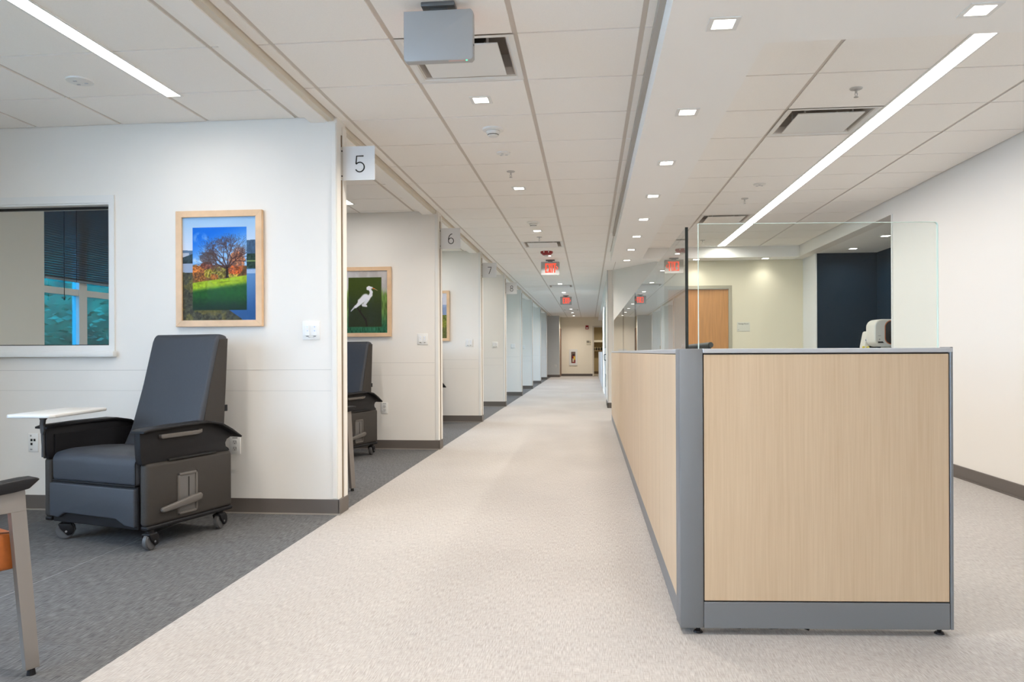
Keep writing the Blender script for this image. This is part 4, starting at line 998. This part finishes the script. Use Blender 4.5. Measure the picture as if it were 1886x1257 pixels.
# office chair inside, its rounded back top just over the counter
oc = thing('office_chair', 'dark office chair whose rounded back top shows over the workstation', 'office chair', (1.195, 8.15, 0), math.radians(-73))
bm = B(); cyl(bm, (-.26, 0, 1.108), (.26, .0, 1.126), .030, 24); bmesh.ops.bevel(bm, geom=[e for e in bm.edges if e.calc_face_angle(0) > 1], offset=.006, segments=2, affect='EDGES'); obj('headrest', bm, mat('dark slate vinyl', (.035, .042, .045), .35), oc, 50)
bm = B(); prism(bm, [(-.025, .56), (.02, .56), (.018, 1.10), (-.018, 1.10)], 'x', -.235, .235, bev=.01); obj('backrest', bm, M_black, oc, 50)
bm = B(); box(bm, -.24, .24, .02, .48, .44, .50, bev=.02, seg=3); obj('seat', bm, M_black, oc, 50)
bm = B(); cyl(bm, (0, .25, .09), (0, .25, .44), .028, 14); box(bm, -.03, .03, -.01, .2, .45, .60); obj('column', bm, M_black, oc)
for i in range(5):
    a = i * 2 * PI / 5; bm = B(); cyl(bm, (0, .25, .10), (.28 * math.cos(a), .25 + .28 * math.sin(a), .07), .02, 8, .014); lg = obj('leg', bm, M_black, oc)
    bm = B(); c = Vector((.28 * math.cos(a), .25 + .28 * math.sin(a), .03)); cyl(bm, c + Vector((-.02, 0, 0)), c + Vector((.02, 0, 0)), .03, 16); cyl(bm, c, c + Vector((0, 0, .045)), .008, 8); obj('caster', bm, M_black, lg)

# plaque by the wooden door
def text_mesh(s, size, name, m, parent, loc, rz=0, ext=.0006):
    cu = bpy.data.curves.new(name, 'FONT'); cu.body = s; cu.size = size; cu.extrude = ext; cu.align_x = 'CENTER'; cu.align_y = 'CENTER'
    o = bpy.data.objects.new(name, cu); COL.objects.link(o); dg = bpy.context.evaluated_depsgraph_get(); me = bpy.data.meshes.new_from_object(o.evaluated_get(dg)); bpy.data.objects.remove(o)
    me.materials.clear(); me.materials.append(m); me.transform(Matrix.Rotation(rz, 4, 'Z') @ Matrix.Rotation(PI / 2, 4, 'X')); o = bpy.data.objects.new(name, me); COL.objects.link(o); o.parent = parent; o.location = loc; return o
t = thing('door_sign', 'small white room name plaque right of the wooden door', 'sign', (2.325, 11.45, 1.43))
bm = B(); box(bm, -.095, .095, -.004, 0, -.07, .07, bev=.001); obj('plate', bm, mat('plaque white', (.66, .65, .56), .5), t)
text_mesh('Storage Room', .026, 'lettering', M_darkgap, t, (0, -.005, .045))
bm = B(); box(bm, -.085, -.065, -.0048, -.0035, -.048, -.042); box(bm, -.09, .09, -.0048, -.0035, -.068, -.065); obj('printing', bm, mat('grey print', (.25, .25, .25), .6), t)

# ------------------------------------------------------------------ alcove equipment on a low cabinet
cb = thing('base_cabinet', 'white base cabinet in the navy alcove under the white scanner', 'cabinet', (3.60, 8.75, 0))
bm = B(); box(bm, -.36, .40, -.50, .70, .08, .88, bev=.003); obj('body', bm, M_white, cb); bm = B(); box(bm, -.38, .41, -.52, .72, .88, .92, bev=.003); obj('worktop', bm, M_alu_l, cb); bm = B(); box(bm, -.24, .38, -.46, .66, 0, .08); obj('plinth', bm, M_darkgap, cb)
bm = B(); box(bm, -.37, -.36, -.49, .09, .10, .86); dr = obj('door', bm, M_white, cb); bm = B(); box(bm, -.39, -.38, .02, .035, .40, .60); box(bm, -.39, -.37, .02, .035, .42, .43); box(bm, -.39, -.37, .02, .035, .57, .58); obj('handle', bm, M_chrome, dr)

sc_ = thing('medical_scanner', 'white rounded scanner with a black screen recess in the navy alcove', 'medical device', (3.46, 8.86, .92))
def rrect(x0, x1, z0, z1, r, n=8): return arc(x1 - r, z1 - r, r, r, 0, 90, n) + arc(x0 + r, z1 - r, r, r, 90, 180, n) + arc(x0 + r, z0 + r, r, r, 180, 270, n) + arc(x1 - r, z0 + r, r, r, 270, 360, n)
M_dev = mat('warm white enamel', (.72, .70, .65), .35)
bm = B(); prism(bm, rrect(-.205, .23, .185, .50, .085), 'y', -.05, .22, bev=.018, seg=4, caps_only=True); obj('housing', bm, M_dev, sc_, 50)
bm = B(); prism(bm, rrect(-.085, .215, .215, .480, .07), 'y', -.054, -.04, bev=.003, seg=1, caps_only=True); obj('screen_recess', bm, M_black, sc_, 50)
bm = B(); prism(bm, rrect(-.093, .222, .208, .487, .075), 'y', -.052, -.04); obj('orange_rim', bm, mat('orange rim', (.55, .16, .05), .4), sc_, 50)
bm = B(); prism(bm, [(-.165, .226), (-.100, .226), (-.115, .244), (-.168, .244)], 'y', -.053, -.045); obj('card_slot', bm, M_darkgap, sc_)
bm = B(); cyl(bm, (-.150, -.053, .268), (-.150, -.045, .268), .007, 12); box(bm, -.165, -.135, -.0515, -.045, .308, .312); obj('button', bm, mat('grey print', (.25, .25, .25), .6), sc_)
bm = B(); prism(bm, [(-.12, 0), (.16, 0), (.12, .04), (.07, .19), (-.05, .19), (-.09, .04)], 'y', .0, .18, bev=.01); obj('stand', bm, M_dev, sc_, 50)
pr_ = thing('label_printer', 'small white sloping unit with yellow knobs left of the white scanner', 'medical device', (3.34, 9.22, .92))
bm = B(); prism(bm, [(-.075, 0), (.055, 0), (.055, .375), (-.025, .372), (-.040, .355), (-.072, .19)], 'y', -.05, .10, bev=.010, seg=3); obj('housing', bm, M_dev, pr_, 50)
bm = B(); cyl(bm, (-.050, -.056, .265), (-.050, -.048, .265), .008, 12); obj('button', bm, mat('blue grey button', (.12, .16, .25), .4), pr_)
bm = B(); prism(bm, [(-.03, .17)] + arc(.015, .17, .045, .03, 180, 0, 10), 'y', -.055, -.045); obj('front_arch', bm, M_darkgap, pr_)
for x in (-.085, -.035):
    bm = B(); cyl(bm, (x, -.085, .180), (x, -.05, .180), .012, 14); obj('knob', bm, mat('yellow knob', (.75, .58, .05), .4), pr_, 50)

# ------------------------------------------------------------------ far end of the corridor
Y0 = YF
ec = thing('extinguisher_cabinet', 'white recessed cabinet with a fire extinguisher on the far cream wall', 'cabinet', (-.71, Y0, .82))
bm = B()
for q in ((-.18, -.095, -.25, .25), (.095, .18, -.25, .25), (-.18, .18, .25, .36), (-.18, .18, -.35, -.25)): box(bm, q[0], q[1], -.035, 0, q[2], q[3])
obj('frame', bm, M_white, ec)
bm = B(); box(bm, -.10, .10, -.003, -.001, -.26, .26); obj('back_panel', bm, mat('cabinet inside', (.20, .13, .10), .6), ec)
bm = B(); box(bm, -.095, .095, -.034, -.032, -.25, .25); obj('glass_door', bm, glass('cabinet glass', (.97, .97, .97), 1.15), ec)
fe = thing('fire_extinguisher', 'red fire extinguisher with a yellow tag inside the white cabinet', 'fire extinguisher', (-.69, Y0 - .018, .572))
bm = B(); lathe(bm, [(0, 0), (.070, 0), (.072, .015), (.072, .27), (.055, .315), (.02, .335), (0, .336)], n=24)
for v in bm.verts: v.co.y *= .17
obj('cylinder', bm, M_red, fe, 50)
bm = B(); box(bm, -.02, .02, -.008, .008, .33, .37); box(bm, -.06, .05, -.006, .006, .365, .385); tube(bm, [(-.03, 0, .36), (-.075, 0, .33), (-.080, 0, .12)], .008); obj('valve_handle', bm, M_black, fe)
bm = B(); box(bm, -.005, .065, -.0145, -.0125, .15, .30); y_ = obj('inspection_tag', bm, mat('tag yellow', (.78, .55, .04), .5), fe); bm = B(); box(bm, -.055, .015, -.0142, -.0128, .05, .20); obj('instruction_label', bm, mat('label cream', (.66, .58, .44), .5), fe)
t = thing('alarm_strobe', 'small red and white fire alarm strobe on the far cream wall', 'fire alarm', (-.10, Y0, 2.15))
bm = B(); box(bm, -.065, .065, -.04, 0, -.085, .085, bev=.006); obj('housing', bm, M_red, t); bm = B(); box(bm, -.03, .03, -.055, -.038, -.06, .0, bev=.005); obj('strobe_lens', bm, M_white, t)
t = thing('restroom_sign', 'small restroom pictogram sign beside the far doorway', 'sign', (-.03, Y0, 1.47))
bm = B(); box(bm, -.10, .10, -.006, 0, -.11, .11); obj('plate', bm, mat('sign cream', (.72, .66, .50), .5), t)
bm = B()
for x in (-.06, -.005):
    box(bm, x - .018, x + .018, -.009, -.005, .0, .065); cyl(bm, (x, -.009, .082), (x, -.005, .082), .013, 12)
box(bm, .04, .075, -.009, -.005, .0, .03); cyl(bm, (.045, -.009, .05), (.045, -.005, .05), .012, 12)
obj('pictogram', bm, M_darkgap, t)
bm = B(); box(bm, -.08, .08, -.008, -.005, -.09, -.08); obj('braille_line', bm, mat('grey print', (.25, .25, .25), .6), t)
# room beyond the doorway
t = thing('wall_shelf', 'long pale shelf on the tan wall beyond the far doorway', 'shelf', (.75, 35.97, 1.58)); bm = B(); box(bm, -.9, .9, -.30, 0, -.05, .05, bev=.004); obj('board', bm, M_white, t)
for x in (-.6, .6):
    bm = B(); prism(bm, [(-.25, -.05), (0, -.05), (0, -.25)], 'x', x - .01, x + .01); obj('bracket', bm, M_white, t)
t = thing('wall_shelf', 'narrow dark rack on the tan wall beyond the far doorway', 'shelf', (.75, 35.97, 1.12)); bm = B(); box(bm, -.9, .9, -.28, 0, -.02, .02); obj('board', bm, mat('rack tan', (.30, .23, .15), .5), t)
for x in (-.6, .6):
    bm = B(); prism(bm, [(-.25, -.02), (0, -.02), (0, -.2)], 'x', x - .01, x + .01); obj('bracket', bm, M_darkgap, t)
rb = random.Random(5)
for i in range(6):
    x = .22 + i * .12; hh = rb.uniform(.09, .17)
    bm = B(); lathe(bm, [(0, 0), (.045, 0), (.045, hh * .6), (.018, hh * .8), (.018, hh), (0, hh)], n=12)
    o = tag(obj('bottle', bm, M_black, None, 50, (x, 35.8, 1.14)), 'small black bottle on the dark rack beyond the far doorway, ' + ('leftmost', 'second', 'third', 'fourth', 'fifth', 'rightmost')[i] + ' of six', 'bottle', 'bottles on the rack')
t = thing('wall_light', 'black fixture with a bright glow at the top of the far doorway room', 'ceiling light', (.56, 34.6, 2.30)); bm = B(); box(bm, -.09, .20, -.1, .1, 0, .05); cyl(bm, (.05, 0, .05), (.05, 0, .2), .01, 8); obj('housing', bm, M_black, t); bm = B(); box(bm, -.07, .18, -.08, .08, -.01, -.001); obj('diffuser', bm, E_white, t); lamp('lamp', t, (.05, 0, -.02), .2, .15, 14, (1, .85, .6))
# distant counter with its teal screen
dk = thing('distant_counter', 'distant grey panelled counter on the right of the corridor', 'counter', (.372, 21.25, 0))
bm = B(); box(bm, 0, .05, .07, 9.6, .02, 1.06); obj('side_panel', bm, mat('pale grey panel', (.52, .53, .54), .5), dk)
bm = B(); box(bm, -.003, .09, 0, .07, .02, 1.065, bev=.004); obj('corner_post', bm, M_alu, dk)
bm = B(); box(bm, .09, .9, .02, .06, .02, 1.06); obj('front_panel', bm, M_alu, dk)
bm = B(); box(bm, -.003, .06, .07, 9.6, 1.045, 1.066); obj('top_cap', bm, M_alu_l, dk)
for y in (.05, 3, 6, 9):
    bm = B(); cyl(bm, (.03, y, 0), (.03, y, .03), .012, 8); obj('levelling_foot', bm, M_black, dk)
t = thing('teal_screen', 'dark teal edged screen standing on the distant grey counter', 'screen', (.44, 21.33, 1.066)); bm = B(); box(bm, -.03, .42, -.006, .006, 0, .50); obj('pane', bm, mat('teal screen', (.01, .10, .15), .2), t); bm = B(); box(bm, -.035, -.03, -.008, .008, 0, .50); obj('edge', bm, M_edge_d, t)
